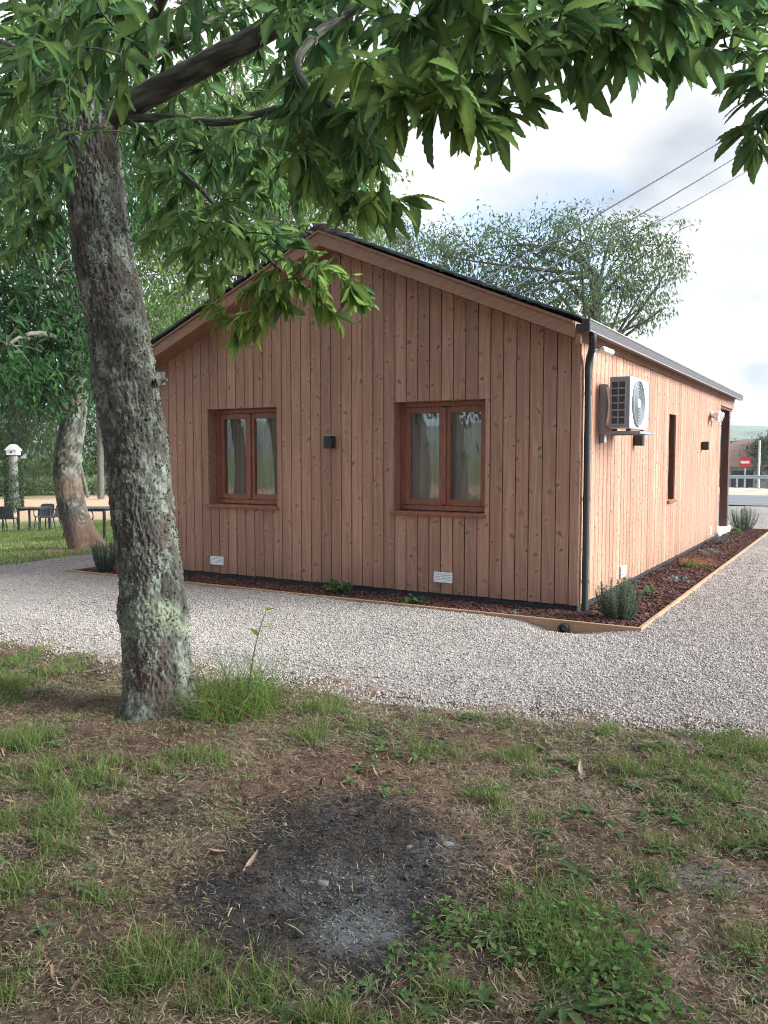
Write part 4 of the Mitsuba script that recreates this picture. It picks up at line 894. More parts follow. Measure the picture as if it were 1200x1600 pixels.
put(k + '__roof', move(extrude(Polygon([(-0.42, 0.30), (0.42, 0.30), (0.05, 0.66), (-0.05, 0.66)]), -0.38, 0.38), (*bd, bz), 0.5, 0.72), 'white_concrete')
put(k + '__hole', move(tube([(0, -0.305, 0.17), (0, -0.302, 0.17)], 0.07, 14), (*bd, bz), 0.5, 0.72), 'black_metal')

# ------------------------------------------------------------------ trees
def bark_tube(path, rad, nu, nv, amp, seed, flare=None, lump=0.0):
    """A trunk: a tube with furrowed bark, and the colour of each of its points (bark, lichen, bare wood)."""
    P = smooth_path(np.c_[np.asarray(path, float), np.asarray(rad, float)], nv)
    p, r = P[:, :3], P[:, 3]
    t = np.gradient(p, axis=0)
    t /= np.linalg.norm(t, axis=1, keepdims=True)
    a = np.cross(t, [0.0, 1.0, 0.0])
    a /= np.linalg.norm(a, axis=1, keepdims=True)
    b = np.cross(t, a)
    g = np.arange(nu) * 2 * np.pi / nu
    s = np.r_[0, np.cumsum(np.linalg.norm(np.diff(p, axis=0), axis=1))]
    G, S = np.meshgrid(g, s)
    Rr = np.repeat(r[:, None], nu, 1)
    cx, cy = np.cos(G), np.sin(G)
    q = lambda fr, fz, o, sd: meshkit.fbm(np.stack([cx * fr, cy * fr, S * fz], -1), o, sd)
    warp = 0.35 * (q(1.3, 4.0, 3, seed + 5) - 0.5)
    q2 = lambda fr, fz, o, sd: meshkit.fbm(np.stack([np.cos(G + warp) * fr, np.sin(G + warp) * fr, S * fz], -1), o, sd)
    ridge = 1 - np.abs(2 * q2(5.2, 2.6, 3, seed) - 1) * 2.4
    fine = q(17, 36, 4, seed + 1)
    flake = q(7, 17, 4, seed + 2)
    big = q(0.9, 1.7, 3, seed + 3)
    disp = amp * (0.45 * ridge + 2.0 * (fine - 0.5) + 0.5 * np.maximum(flake - 0.52, 0) * 4) + lump * (big - 0.5)
    if flare is not None:
        disp = disp + flare(G, S)
    v = p[:, None] + (Rr + disp)[..., None] * (cx[..., None] * a[:, None] + cy[..., None] * b[:, None])
    i, j = np.meshgrid(np.arange(nv - 1), np.arange(nu), indexing='ij')
    f = np.stack([i * nu + j, i * nu + (j + 1) % nu, (i + 1) * nu + (j + 1) % nu, (i + 1) * nu + j], -1).reshape(-1, 4)
    # bark, reddish inner bark, grey-green lichen, pale crusts
    col = lerp((0.022, 0.018, 0.015), (0.098, 0.085, 0.070), np.clip(0.15 + 0.45 * ridge + 1.3 * (fine - 0.45), 0, 1))
    red = np.clip((q(1.6, 2.6, 4, seed + 7) - 0.50) * 5, 0, 1)
    col = lerp3(col, (0.090, 0.050, 0.036), 0.5 * red)
    li = np.clip((q(2.6, 6.0, 4, seed + 8) - 0.47) * 13, 0, 1) * np.clip((flake - 0.42) * 6, 0, 1)
    col = lerp3(col, (0.155, 0.160, 0.125), 0.85 * li)
    crust = np.clip((q(1.9, 4.6, 4, seed + 9) - 0.60) * 12, 0, 1)
    col = lerp3(col, (0.25, 0.255, 0.205), 0.75 * crust * np.clip(0.5 + 1.6 * (fine - 0.4), 0, 1))
    nrm = (cx[..., None] * a[:, None] + cy[..., None] * b[:, None])
    return tri((v.reshape(-1, 3), f)), col, v, nrm, (G, S)


# serrated sweet chestnut leaf: base at the origin, tip at (1, 0, 0), blade facing +z
def leaf_mesh(teeth=8, curl=0.16, fold=0.10, wid=0.165, side=0.0, twist=0.0):
    st = np.linspace(0, 1, teeth + 1)
    mid = np.stack([st, st * 0, -curl * st ** 2], -1)
    outline = lambda t: wid * np.sin(np.pi * np.clip(t, 0, 1) ** 0.85) ** 0.8 * (1.06 - 0.28 * t)
    V, F = [tuple(m) for m in mid], []
    for sgn in (1, -1):
        tips, notch = [], []
        for k in range(1, teeth):
            w = outline(st[k])
            V.append((st[k] + 0.35 / teeth, sgn * w, fold * w - curl * st[k] ** 2))
            tips.append(len(V) - 1)
            V.append((st[k] + 0.45 / teeth, sgn * w * 0.86, fold * w * 0.86 - curl * (st[k] + 0.45 / teeth) ** 2))
            notch.append(len(V) - 1)
        seq = [0]
        for a, b in zip(tips, notch):
            seq += [a, b]
        for k in range(teeth - 1):
            a0 = seq[0] if k == 0 else notch[k - 1]
            F += [(k, k + 1, tips[k]), (k, tips[k], a0), (k + 1, notch[k], tips[k])]
        F += [(teeth - 1, teeth, notch[-1])]
        if sgn < 0:
            F[-(3 * (teeth - 1) + 1):] = [t[::-1] for t in F[-(3 * (teeth - 1) + 1):]]
    v = np.array(V, float)
    v[:, 2] += twist * v[:, 0] * v[:, 1]
    v[:, 1] += side * v[:, 0] ** 2
    return v, np.array(F)


LEAVES = [leaf_mesh(8, c, fo, w, sd, tw) for c, fo, w, sd, tw in ((0.10, 0.35, 0.165, 0.05, 0.2), (0.26, 0.25, 0.18, -0.08, -0.5), (0.05, 0.5, 0.15, 0.12, 0.3), (0.38, 0.4, 0.16, -0.03, 0.8), (0.16, 0.15, 0.19, 0.0, -0.2), (0.55, 0.2, 0.175, 0.15, -0.9), (-0.08, 0.3, 0.14, -0.14, 0.6), (0.22, 0.65, 0.2, 0.06, 0.0))]
TINY = (np.array([(0, 0, 0), (0.4, 0.19, 0.05), (1, 0, -0.12), (0.4, -0.19, 0.05)]), np.array([(0, 2, 1), (0, 3, 2)]))


def frames(d, up):
    d = d / np.linalg.norm(d, axis=1, keepdims=True)
    y = np.cross(up, d)
    y /= np.linalg.norm(y, axis=1, keepdims=True) + 1e-9
    return np.stack([d, y, np.cross(d, y)], -1)


CT = 'chestnut_tree'


def near_tree():
    rng = R(21)
    k = thing(CT, 'nearest leaning chestnut tree with lichen-crusted bark in the brown grass', 'tree')
    path = [(-1.335, -3.825, -0.12), (-1.345, -3.82, 0.0), (-1.36, -3.815, 0.22), (-1.385, -3.808, 0.42), (-1.42, -3.80, 0.79), (-1.475, -3.805, 1.17), (-1.515, -3.80, 1.55), (-1.585, -3.81, 1.93), (-1.65, -3.82, 2.30), (-1.72, -3.83, 2.68), (-1.78, -3.83, 3.06), (-1.83, -3.83, 3.40), (-1.93, -3.85, 3.75)]
    rad = [0.225, 0.203, 0.187, 0.182, 0.174, 0.172, 0.174, 0.168, 0.170, 0.163, 0.157, 0.154, 0.13]
    flare = lambda G, S: 0.050 * np.exp(-np.maximum(S - 0.08, 0) / 0.13) * (1 + 0.7 * np.sin(4 * G + 1)) + 0.02 * np.exp(-((S - 2.0) / 0.22) ** 2) * np.clip(np.cos(G - 0.3), 0, 1) + 0.018 * np.exp(-((S - 0.72) / 0.1) ** 2)
    m, col, V, N, (Gg, Ss) = bark_tube(path, rad, 280, 700, 0.012, 3, flare, 0.030)
    # the broad pale lichen collar near the foot
    e = np.exp(-((Ss - 0.66 + 0.06 * np.sin(2 * Gg)) / 0.085) ** 4) * np.clip(0.2 + 2.4 * (meshkit.fbm(np.stack([np.cos(Gg) * 3, np.sin(Gg) * 3, Ss * 7], -1), 3, 77) - 0.30), 0, 1)
    col = lerp3(col, (0.24, 0.245, 0.165), 0.8 * e)
    put(k + '__trunk', m, 'vcol', smooth=True, color=col.reshape(-1, 3))
    # lichen flakes that stand out from the bark
    n = 16000
    ii = rng.integers(4, V.shape[0] - 40, n)
    jj = rng.integers(0, V.shape[1], n)
    w = np.clip((meshkit.fbm(np.stack([np.cos(Gg[ii, jj]) * 2.6, np.sin(Gg[ii, jj]) * 2.6, Ss[ii, jj] * 6.0], -1), 4, 11) - 0.40) * 5, 0, 1)
    ok = rng.random(n) < w
    ii, jj = ii[ok], jj[ok]
    n = len(ii)
    nn = N[ii, jj] + rng.normal(0, 0.55, (n, 3))
    M = frames(nn, rng.normal(size=(n, 3))) * rng.uniform(0.004, 0.012, (n, 1, 1))
    lv = np.array([(0, -0.6, 0), (0, 0.6, 0), (0.8, 0.9, 0.3), (1.1, 0, -0.2), (0.8, -0.9, 0.3)])
    lf = np.array([(0, 3, 1), (1, 3, 2), (0, 4, 3)])
    v, f = copies(lv, lf, M, V[ii, jj] - 0.002 * N[ii, jj])
    c = lerp((0.07, 0.074, 0.058), (0.20, 0.21, 0.165), rng.random(n))
    put(k + '__lichen', (v, f), 'vcol', color=np.repeat(c, 5, 0), kind='stuff')
    st = tube(smooth_path([(-1.40, -3.75, 1.93), (-1.38, -3.73, 1.94), (-1.355, -3.72, 1.945), (-1.345, -3.715, 1.943)], 8), [0.03, 0.026, 0.022, 0.018, 0.016, 0.014, 0.012, 0.010], 9)
    put(k + '__broken_stub', st, 'bark_plain', smooth=40)
    # limbs
    bark = []
    nodes, par = [], []
    rads = [(0.13, 0.05), (0.075, 0.022), (0.024, 0.009), (0.020, 0.007), (0.04, 0.016), (0.045, 0.018), (0.05, 0.02), (0.02, 0.01), (0.026, 0.012)]
    for L, (r0, r1) in zip(LIMB_PATHS, rads):
        P = smooth_path(L, 26)
        P += 0.012 * rng.normal(size=P.shape).cumsum(0) * 0.35 * np.linspace(0, 1, 26)[:, None]
        lm, lc, *_ = bark_tube(P[::2], np.linspace(r0, r1, 13), 28, 60, 0.004 if r0 > 0.03 else 0.001, 31)
        put(k + '__limb', lm, 'vcol', smooth=True, color=lc.reshape(-1, 3) * 0.75)
        nodes += list(P[2:])
    # the part of the crown above the frame
    ov = []
    while len(ov) < 60:
        q = rng.uniform(-1, 1, 3)
        if (q ** 2).sum() < 1:
            ov.append(np.array([-0.6, -4.0, 5.9]) + q * np.array([4.2, 3.6, 1.5]))
    top = [[(-1.95, -3.9, 4.4), (-1.7, -4.3, 5.2), (-1.0, -4.8, 5.9), (0.3, -5.2, 6.3), (1.8, -5.4, 6.4)], [(-2.0, -3.9, 4.6), (-2.3, -3.4, 5.6), (-2.5, -2.8, 6.5)], [(-2.1, -3.9, 4.7), (-3.0, -4.2, 5.5), (-4.2, -4.3, 6.1)], [(-1.95, -3.9, 4.5), (-1.2, -3.0, 5.3), (0.0, -2.4, 6.0), (1.4, -2.1, 6.2)]]
    for L in top:
        P = smooth_path(L, 20)
        put(k + '__limb', tube(P, np.linspace(0.06, 0.02, 20), 10), 'bark_plain', smooth=True)
        nodes += list(P)
    tips = np.vstack([np.array(TIPS), np.array(ov)])
    nodes = [np.array(p) for p in nodes]
    nl = len(nodes)
    d0 = np.array([min(np.linalg.norm(t - p) for p in nodes[:nl]) for t in tips])
    twigs = []
    lvM, lvT, lvK = [], [], []
    for ti in np.argsort(d0):
        t = tips[ti]
        A = np.array(nodes)
        dd = np.linalg.norm(A - t, axis=1) + 0.25 * np.maximum(t[2] - A[:, 2], 0)
        base = A[dd.argmin()]
        L = np.linalg.norm(t - base)
        k2 = max(3, int(L / 0.12))
        s = np.linspace(0, 1, k2 + 1)[:, None]
        bow = np.array([0, 0, 0.10 * L])
        P = base * (1 - s) + t * s + bow * (4 * s * (1 - s)) + rng.normal(0, 0.012, (k2 + 1, 3)) * (s * (1 - s) * 4)
        twigs.append(tube(P, np.linspace(0.0035 + 0.003 * min(L, 1.5), 0.0018, k2 + 1), 5))
        nodes += list(P[1:])
        # leaves along the outer part of the twig and a tuft at its end
        out = P[-1] - P[-2]
        out /= np.linalg.norm(out)
        shown = ti < len(TIPS)
        nn = rng.integers(12, 18) if shown else rng.integers(7, 10)
        reach = min(L, 0.42)
        side = np.cross(out, [0, 0, 1.0]) + 1e-3
        side /= np.linalg.norm(side)
        for q in range(nn):
            fr = (q / nn) ** 0.8
            back = reach * (1 - fr)
            pos = P[-1] - out * back + np.array([0, 0, 0.4 * 0.1 * L * (back / max(L, .1))])
            sg = 1 if q % 2 else -1
            spread = 1.0 - 0.55 * fr
            d = out * (0.25 + 0.75 * fr) + side * sg * spread * rng.uniform(0.5, 1.1) + np.array([0, 0, -1.0]) * rng.uniform(-0.05, 0.75) + rng.normal(0, 0.24, 3)
            up = np.array([0, 0, 1.0]) + out * 0.35 + rng.normal(0, 0.40, 3)
            Ls = rng.choice([rng.uniform(0.055, 0.10), rng.uniform(0.10, 0.165)], p=[0.3, 0.7]) * (0.75 + 0.25 * (1 - abs(fr - 0.5)))
            lvM.append(frames(d[None], up[None])[0] * Ls)
            lvT.append(pos)
            lvK.append(rng.integers(0, len(LEAVES)))
    put(k + '__twigs', cat_m(twigs), 'twig_bark', smooth=True, kind='stuff')
    lvM, lvT, lvK = np.array(lvM), np.array(lvT), np.array(lvK)
    # the leaves that show largest are parts of their own, the rest one mesh
    c = lvT + lvM[:, :, 0] * 0.5 - EYE
    f = FWD / np.linalg.norm(FWD)
    z = c @ f
    px, py = c @ np.array([0.864, 0.503, -0.001]) / z, c @ np.array([-0.032, 0.057, 0.998]) / z
    seen = (z > 0.3) & (np.abs(px) < 0.47) & (py < 0.63)
    size = np.where(seen, np.linalg.norm(lvM[:, :, 0], axis=1) / np.maximum(z, 0.1), 0)
    big = np.zeros(len(size), bool)
    big[np.argsort(-size)[:300]] = size[np.argsort(-size)[:300]] > 0
    G0, G1, GY = np.array((0.038, 0.085, 0.040)), np.array((0.105, 0.185, 0.075)), np.array((0.25, 0.33, 0.065))
    low = np.clip((2.75 - lvT[:, 2]) / 0.5, 0, 1)
    rib = lambda v: (0.92 + 0.45 * (np.arange(len(v))[:, None] < 9))
    young = np.clip(rng.random(len(lvT)) ** 2 * 0.45 + 0.75 * low * rng.random(len(lvT)), 0, 1)
    colr = lerp(G0, G1, rng.random(len(lvT)))
    colr = colr * (1 - young[:, None]) + GY * young[:, None]
    for i in np.nonzero(big)[0]:
        v, fc = LEAVES[lvK[i]]
        vv = v @ lvM[i].T + lvT[i]
        put(k + '__leaf', (vv, fc), 'leaf_near', smooth=True, color=np.repeat(colr[i][None], len(v), 0) * rib(v))
    parts, cols = [], []
    for t in range(len(LEAVES)):
        s = (lvK == t) & ~big
        v, fc = LEAVES[t]
        parts.append(copies(v, fc, lvM[s], lvT[s]))
        cols.append(np.repeat(colr[s], len(v), 0) * np.tile(rib(v), (int(s.sum()), 1)))
    put(k + '__crown', cat_m(parts), 'leaf_near', smooth=True, color=np.vstack(cols), kind='stuff')


bsdf('bark_plain', mikit.proc(lambda p, n, uv: mix((0.045, 0.035, 0.028), (0.16, 0.14, 0.115), fbm(p.x * 14, p.y * 14, p.z * 4))), 0.9)
bsdf('twig_bark', (0.075, 0.058, 0.042), 0.8)
near_tree()


def crown_tree(name, label, trunk, r0, crown, leaf, per, cols, seed, group=None, bark='bark_plain', trunk_mesh=None, droop=0.7, shell=0.55, limbs=True):
    """A tree whose crown is many leaf clumps on limbs inside the given lobes (x, y, z, radius)."""
    rng = R(seed)
    k = thing(name, label, 'tree', group)
    trunk = np.asarray(trunk, float)
    if trunk_mesh is None:
        P = smooth_path(trunk, 24)
        put(k + '__trunk', tube(P, np.linspace(r0, r0 * 0.45, 24) * (1 + 0.06 * rng.normal(size=24)), 14), bark, smooth=True)
    else:
        put(k + '__trunk', trunk_mesh[0], 'vcol', smooth=True, color=trunk_mesh[1])
        P = smooth_path(trunk, 24)
    B = np.asarray(crown, float)
    pos, dirs, twigs = [], [], []
    for i, (x, y, z, r) in enumerate(B):
        c = np.array([x, y, z])
        st = P[rng.integers(13, 24)]
        mid = st * 0.5 + c * 0.5 + np.array([0, 0, 0.12 * np.linalg.norm(c - st)]) * rng.uniform(-0.2, 1) + rng.normal(0, 0.15 * r, 3)
        if limbs:
            put(k + '__limb', tube(smooth_path([st, mid, c], 9), np.linspace(min(r0 * 0.28, 0.09), 0.015, 9), 7), bark, smooth=True)
        n = max(6, int(per * r * r))
        u = rng.normal(size=(n, 3))
        u /= np.linalg.norm(u, axis=1, keepdims=True)
        rr = r * (shell + (1.08 - shell) * rng.random((n, 1)) ** 0.7) * (0.55 + 0.85 * meshkit.noise(u * 2.2 + i * 7)[:, None])
        t = c + u * rr * np.array([1, 1, 0.9])
        pos.append(t)
        dirs.append(u)
        for q in range(0, n, 3):
            e = c + (t[q] - c) * rng.uniform(0.05, 0.3) + rng.normal(0, 0.06 * r, 3)
            m = (e + t[q]) / 2 + np.array([0, 0, 0.08 * r])
            twigs.append(tube([e, m, t[q]], [0.016, 0.010, 0.005], 4, cap=False))
    if limbs:
        put(k + '__twigs', cat_m(twigs), bark, kind='stuff')
    pos, dirs = np.vstack(pos), np.vstack(dirs)
    q = 9
    n = len(pos) * q
    C_, D_ = np.repeat(pos, q, 0), np.repeat(dirs, q, 0)
    off = rng.normal(0, 1, (n, 3)) * leaf * np.array([0.95, 0.95, 0.75])
    d = D_ * 0.5 + rng.normal(0, 0.6, (n, 3)) + np.array([0, 0, -droop])
    up = np.array([0, 0, 1.0]) + D_ * 0.5 + rng.normal(0, 0.45, (n, 3))
    M = frames(d, up) * (leaf * rng.uniform(0.7, 1.25, (n, 1, 1)))
    v, f = copies(*TINY, M, C_ + off)
    tone = np.repeat(rng.random(len(pos)), q) * 0.5 + rng.random(n) * 0.5
    c = lerp(cols[0], cols[1], tone)
    put(k + '__crown', (v, f), 'leaf_far', color=np.repeat(c, 4, 0), kind='stuff')
    return k


# the leaning tree at the edge of the lawn
tz = float(zl(-10.7, 3.45))
path = [(-10.42, 3.42, tz - 0.55), (-10.50, 3.42, tz - 0.25), (-10.62, 3.44, tz + 0.02), (-10.84, 3.46, tz + 0.35), (-11.02, 3.46, tz + 0.75), (-11.13, 3.45, tz + 1.25), (-11.14, 3.46, tz + 1.75), (-11.06, 3.50, tz + 2.2), (-10.98, 3.56, tz + 2.75), (-10.94, 3.64, tz + 3.4), (-10.92, 3.72, tz + 4.1), (-10.95, 3.8, tz + 5.0)]
rad = [0.33, 0.32, 0.30, 0.265, 0.25, 0.245, 0.25, 0.235, 0.215, 0.20, 0.19, 0.16]
fl = lambda G, S0: (lambda S: 0.05 * np.exp(-S / 0.2) * (0.6 + np.sin(4 * G + 0.6)) + 0.10 * np.exp(-S / 0.3) * np.clip(np.cos(G - 0.2), 0, 1) ** 3 + 0.05 * np.exp(-((S - 1.9) / 0.12) ** 2) * np.clip(np.cos(G - 3.3), 0, 1) ** 4)(np.maximum(S0 - 0.5, 0))
m, col, _, _, (Gg, Ss) = bark_tube(path, rad, 120, 240, 0.016, 13, fl, 0.05)
redd = np.clip(1.25 - (Ss - 0.5) / 0.75, 0, 1) + 0.8 * np.exp(-((Ss - 1.85) / 0.22) ** 2)
col = lerp3(col * 1.15, (0.15, 0.078, 0.052), np.clip(redd, 0, 0.85) * np.clip(0.4 + 1.2 * meshkit.fbm(np.stack([np.cos(Gg) * 2, np.sin(Gg) * 2, Ss * 3], -1), 3, 5), 0, 1))
CG = ((0.024, 0.066, 0.028), (0.08, 0.155, 0.055))
crown_tree(CT, 'second chestnut tree with a crooked reddish trunk between the tables', path, 0.3, CROWN_TWO, 0.17, 110, CG, 41, None, trunk_mesh=(m, col.reshape(-1, 3)))
LG = ((0.09, 0.16, 0.045), (0.25, 0.34, 0.11))
crown_tree(CT, 'bright green leafy tree rising behind the left slope of the roof', [(-11.4, 9.7, -0.5), (-11.5, 9.7, 1.5), (-11.6, 9.7, 3.2), (-11.6, 9.6, 5.0), (-11.5, 9.6, 6.8)], 0.28, CROWN_THREE, 0.18, 105, LG, 42)
BG = ((0.06, 0.105, 0.05), (0.19, 0.25, 0.13))
crown_tree('broad_tree', 'broad spreading tree with an airy crown behind the right roof slope', [(-5.9, 19.6, -0.1), (-5.85, 19.65, 2.0), (-5.7, 19.7, 4.2), (-5.6, 19.75, 5.6), (-5.5, 19.7, 7.4)], 0.30, CROWN_BIG, 0.16, 56, BG, 43, shell=0.2)
crown_tree('broad_tree', 'paler tree just above the roof ridge, half behind the leaves', [(-14.5, 21.5, -0.5), (-14.4, 21.6, 3.0), (-14.5, 21.5, 4.2), (-14.4, 21.5, 5.6)], 0.2, CROWN_SMALL, 0.18, 50, ((0.06, 0.10, 0.04), (0.16, 0.21, 0.09)), 44, shell=0.25)
FG = ((0.07, 0.13, 0.05), (0.20, 0.29, 0.11))
crown_tree('woodland_tree', 'shrubby tree at the wood edge behind the ivy-clad post', [(-47, 28, -0.9), (-47, 28, 3.0), (-47, 28, 6.0), (-46.5, 28, 9)], 0.3, CROWN_FAR_A, 0.42, 34, FG, 45)
crown_tree('woodland_tree', 'tall woodland tree glimpsed between the two mossy trunks', [(-44.5, 33.5, -0.9), (-44.4, 33.6, 4.0), (-44.5, 33.5, 8.0), (-44.5, 33.5, 12)], 0.21, CROWN_FAR_B, 0.42, 30, FG, 46)
crown_tree('woodland_tree', 'woodland tree behind the near trunk, left of the roof', [(-35, 31, -0.9), (-35, 31, 4.0), (-35, 31, 8.0), (-35, 31, 12)], 0.3, CROWN_FAR_C, 0.40, 34, LG, 47)
RG = ((0.04, 0.065, 0.035), (0.11, 0.14, 0.08))
crown_tree('roadside_tree', 'round dark tree beyond the guard rail at the right edge', [(-2.2, 61, -1.0), (-2.2, 61, 0.5), (-2.1, 61, 1.8), (-2.1, 61, 3)], 0.22, CROWN_R_A, 0.32, 95, RG, 48)
crown_tree('roadside_tree', 'tree beside the porch post beyond the guard rail', [(-8.8, 66, -1.0), (-8.8, 66, 0.5), (-8.8, 66, 1.5), (-8.8, 66, 3)], 0.2, CROWN_R_B, 0.32, 95, RG, 49)
# slim bare trunks in front of the wood
k = thing('slim_tree', 'straight slim dark trunk right behind the near trunk', 'tree')
put(k + '__trunk', tube(smooth_path([(-36.5, 26.2, -0.9), (-36.6, 26.3, 3), (-36.5, 26.2, 7), (-36.6, 26.2, 13)], 14), np.linspace(0.20, 0.13, 14), 10), 'bark_plain', smooth=True)
k = thing('slim_tree', 'thin curved sapling trunk leaning left beside the leaning tree', 'tree')
put(k + '__trunk', tube(smooth_path([(-36.9, 25.6, -0.8), (-37.35, 25.5, 1.0), (-37.75, 25.3, 3.0), (-38.2, 25.2, 5.0), (-38.8, 25.2, 8)], 14), np.linspace(0.10, 0.05, 14), 8), 'bark_plain', smooth=True)
put(k + '__branch', tube(smooth_path([(-37.7, 25.3, 2.7), (-37.0, 25.4, 3.6), (-36.2, 25.4, 5.0)], 8), np.linspace(0.05, 0.02, 8), 6), 'bark_plain', smooth=True)
# ivy post
k = thing('ivy_post', 'pale stone post wrapped in ivy at the edge of the far track', 'post')
put(k + '__shaft', tube([(-31.65, 17.0, -1.0), (-31.65, 17.0, 0.6), (-31.7, 17.06, 1.6)], [0.26, 0.20, 0.17], 12), 'post_stone', smooth=40)
rng = R(77)
n = 2200
zz = rng.uniform(-0.9, 1.45, n) ** 1
th = rng.uniform(0, 2 * np.pi, n)
p = np.stack([-31.65 + (0.27 + 0.12 * rng.random(n)) * np.cos(th), 17.0 + (0.27 + 0.12 * rng.random(n)) * np.sin(th), zz], -1)
ok = rng.random(n) < 1.1 - 0.5 * (zz > 0.8)
M = frames(np.stack([np.cos(th), np.sin(th), -0.8 + 0 * th], -1) + rng.normal(0, 0.4, (n, 3)), rng.normal(size=(n, 3))) * 0.13
v, f = copies(*TINY, M[ok], p[ok])
put(k + '__ivy', (v, f), 'leaf_far', color=np.repeat(lerp((0.02, 0.05, 0.02), (0.07, 0.12, 0.045), rng.random(ok.sum())), 4, 0), kind='stuff')
# trees behind the viewer: they shade the gable and show in its panes
for i, (x, y, h) in enumerate(((-6.0, -9.6, 8), (-9.2, -13.5, 9), (-12.5, -11.5, 8), (-16.5, -14.5, 10), (-11.5, -18.5, 10), (8.8, -4.4, 8), (1.5, -13.5, 9))):
    rng = R(60 + i)
    cr = [(x + rng.normal(0, 1.7), y + rng.normal(0, 1.4), h * rng.uniform(0.40, 0.95), rng.uniform(1.0, 1.7)) for _ in range(12)]
    crown_tree(CT, ['chestnut tree left of the viewer, outside the photo', 'chestnut tree farther back on the left, outside the photo', 'third chestnut tree on the left, outside the photo', 'last chestnut tree of the left row, outside the photo', 'rearmost chestnut tree on the left, outside the photo', 'chestnut tree at the gravel edge to the right of the viewer', 'chestnut tree straight behind the viewer'][i],
               [(x, y, -0.2), (x + 0.1, y, 1.6), (x - 0.1, y + 0.1, 3.2), (x, y, h * 0.6)], 0.26, cr, 0.24, 14, CG, 70 + i)

bsdf('dead_leaf_a', (0.27, 0.165, 0.11), 0.7)
bsdf('dead_leaf_b', (0.33, 0.225, 0.16), 0.7)
bsdf('pale_stone', (0.15, 0.14, 0.13), 0.85)
bsdf('straw', (0.36, 0.32, 0.16), 0.8)
LITTER_LABELS = ['curled pinkish dead leaf standing upright between grass tufts left of the burnt patch', 'flat brown dead leaf at the left rim of the burnt patch, the upper of two', 'curled reddish dead leaf inside the left of the burnt patch, the lower of two',
    'curved dead leaf on the reddish earth above the burnt patch', 'long flat dead leaf on the earth between grass tufts right of the burnt patch', 'pale pebble at the top left rim of the burnt patch', 'flat grey stone on the right part of the burnt patch',
    'dead leaf among straw at the lower left, below the burnt patch', 'small pale stone beside the grass left of the trampled path', 'small pale stone by the grass tuft above the burnt patch', 'small pale stone just left of the upright dead leaf',
    'pale dead leaf in the bottom right corner of the grass', 'small stone near the middle of the burnt patch', '', 'short greenish straw lying on the burnt patch', 'dead leaf lying by the gravel left of the trunk', 'dead leaf below the tall grass tuft by the trunk',
    'pale straw at the lower edge of the burnt patch', 'pale straw left of the burnt patch, below the reddish dead leaf']
WEED_LABELS = ['topmost of the larger rosette weeds right of the burnt patch', 'broad rosette weed just right of the burnt patch', 'rosette weed beside the small ash patch at the right', 'rosette weed just above the big clover clumps', 'rosette weed between the clover and the ash patch',
    'rosette weed in the middle of the clover clumps', 'lowest right rosette weed under the clover', 'lowest left rosette weed under the clover', 'rosette weed among grass at the lower right edge', 'small rosette weed high on the right rim of the burnt patch', 'small rosette weed under the highest rosette',
    'large clover clump, left of the pair below the rosettes', 'large clover clump, right of the pair below the rosettes', 'clover clump, upper right of the green patch', 'clover clump at the lower right of the green patch', 'clover clump in the bottom row of the green patch',
    'bright clover clump at the lower right rim of the burnt patch', 'small clover clump below the burnt patch', 'dark creeping weed mat left of the upright dead leaf', 'dark creeping weed mat right of its twin, near the burnt patch',
    'small clover clump nearest the burnt patch on its right', 'rosette weed in the grass below the gravel at the right', 'rosette weed at the right edge of the photo', 'rosette weed in the upper right grass under the gravel']
# ------------------------------------------------------------------ grass, straw, weeds, litter
def blades(x, y, z, h, w, lean, col, rng, seg=3, droop=0.5):
    """Grass blades as narrow bent strips: one mesh and its vertex colours."""
    n = len(x)
    az = rng.uniform(0, 2 * np.pi, n)
    dx, dy = np.cos(az), np.sin(az)
    s = np.linspace(0, 1, seg + 1)
    P = np.zeros((n, seg + 1, 3))
    bend = lean[:, None] * h[:, None] * (0.35 * s[None] + 0.65 * s[None] ** 2)
    P[..., 0] = x[:, None] + dx[:, None] * bend
    P[..., 1] = y[:, None] + dy[:, None] * bend
    P[..., 2] = z[:, None] + h[:, None] * (s[None] - droop * np.clip(lean, 0, 1.6)[:, None] * 0.55 * s[None] ** 2.2)
    tw = rng.uniform(0, 2 * np.pi, n)
    wx, wy = np.cos(tw), np.sin(tw)
    ww = w[:, None] * (1 - 0.85 * s[None] ** 1.5) * 0.5
    Lf, Rt = P.copy(), P.copy()
    Lf[..., 0] -= wx[:, None] * ww
    Lf[..., 1] -= wy[:, None] * ww
    Rt[..., 0] += wx[:, None] * ww
    Rt[..., 1] += wy[:, None] * ww
    v = np.concatenate([Lf, Rt], 1).reshape(-1, 3)
    m = seg + 1
    q = np.array([(i, i + m, i + m + 1, i + 1) for i in range(seg)])
    f = np.vstack([q[:, [0, 1, 2]], q[:, [0, 2, 3]]])
    F = (f[None] + (np.arange(n) * 2 * m)[:, None, None]).reshape(-1, 3)
    return (v, F), np.repeat(col, 2 * m, 0)


def scatter(n, rng, x0=-4.6, x1=3.1, y0=-6.4, y1=-2.6):
    x, y = rng.uniform(x0, x1, n), rng.uniform(y0, y1, n)
    d = np.stack([x - EYE[0], y - EYE[1]], -1)
    fw, rt = FWD[:2] / np.linalg.norm(FWD[:2]), np.array([0.864, 0.503])
    ok = (np.abs(d @ rt) < 0.50 * (d @ fw) + 0.25) & (d @ fw > 1.5) & (np.hypot(x + 1.35, y + 3.82) > 0.2)
    return x[ok], y[ok]


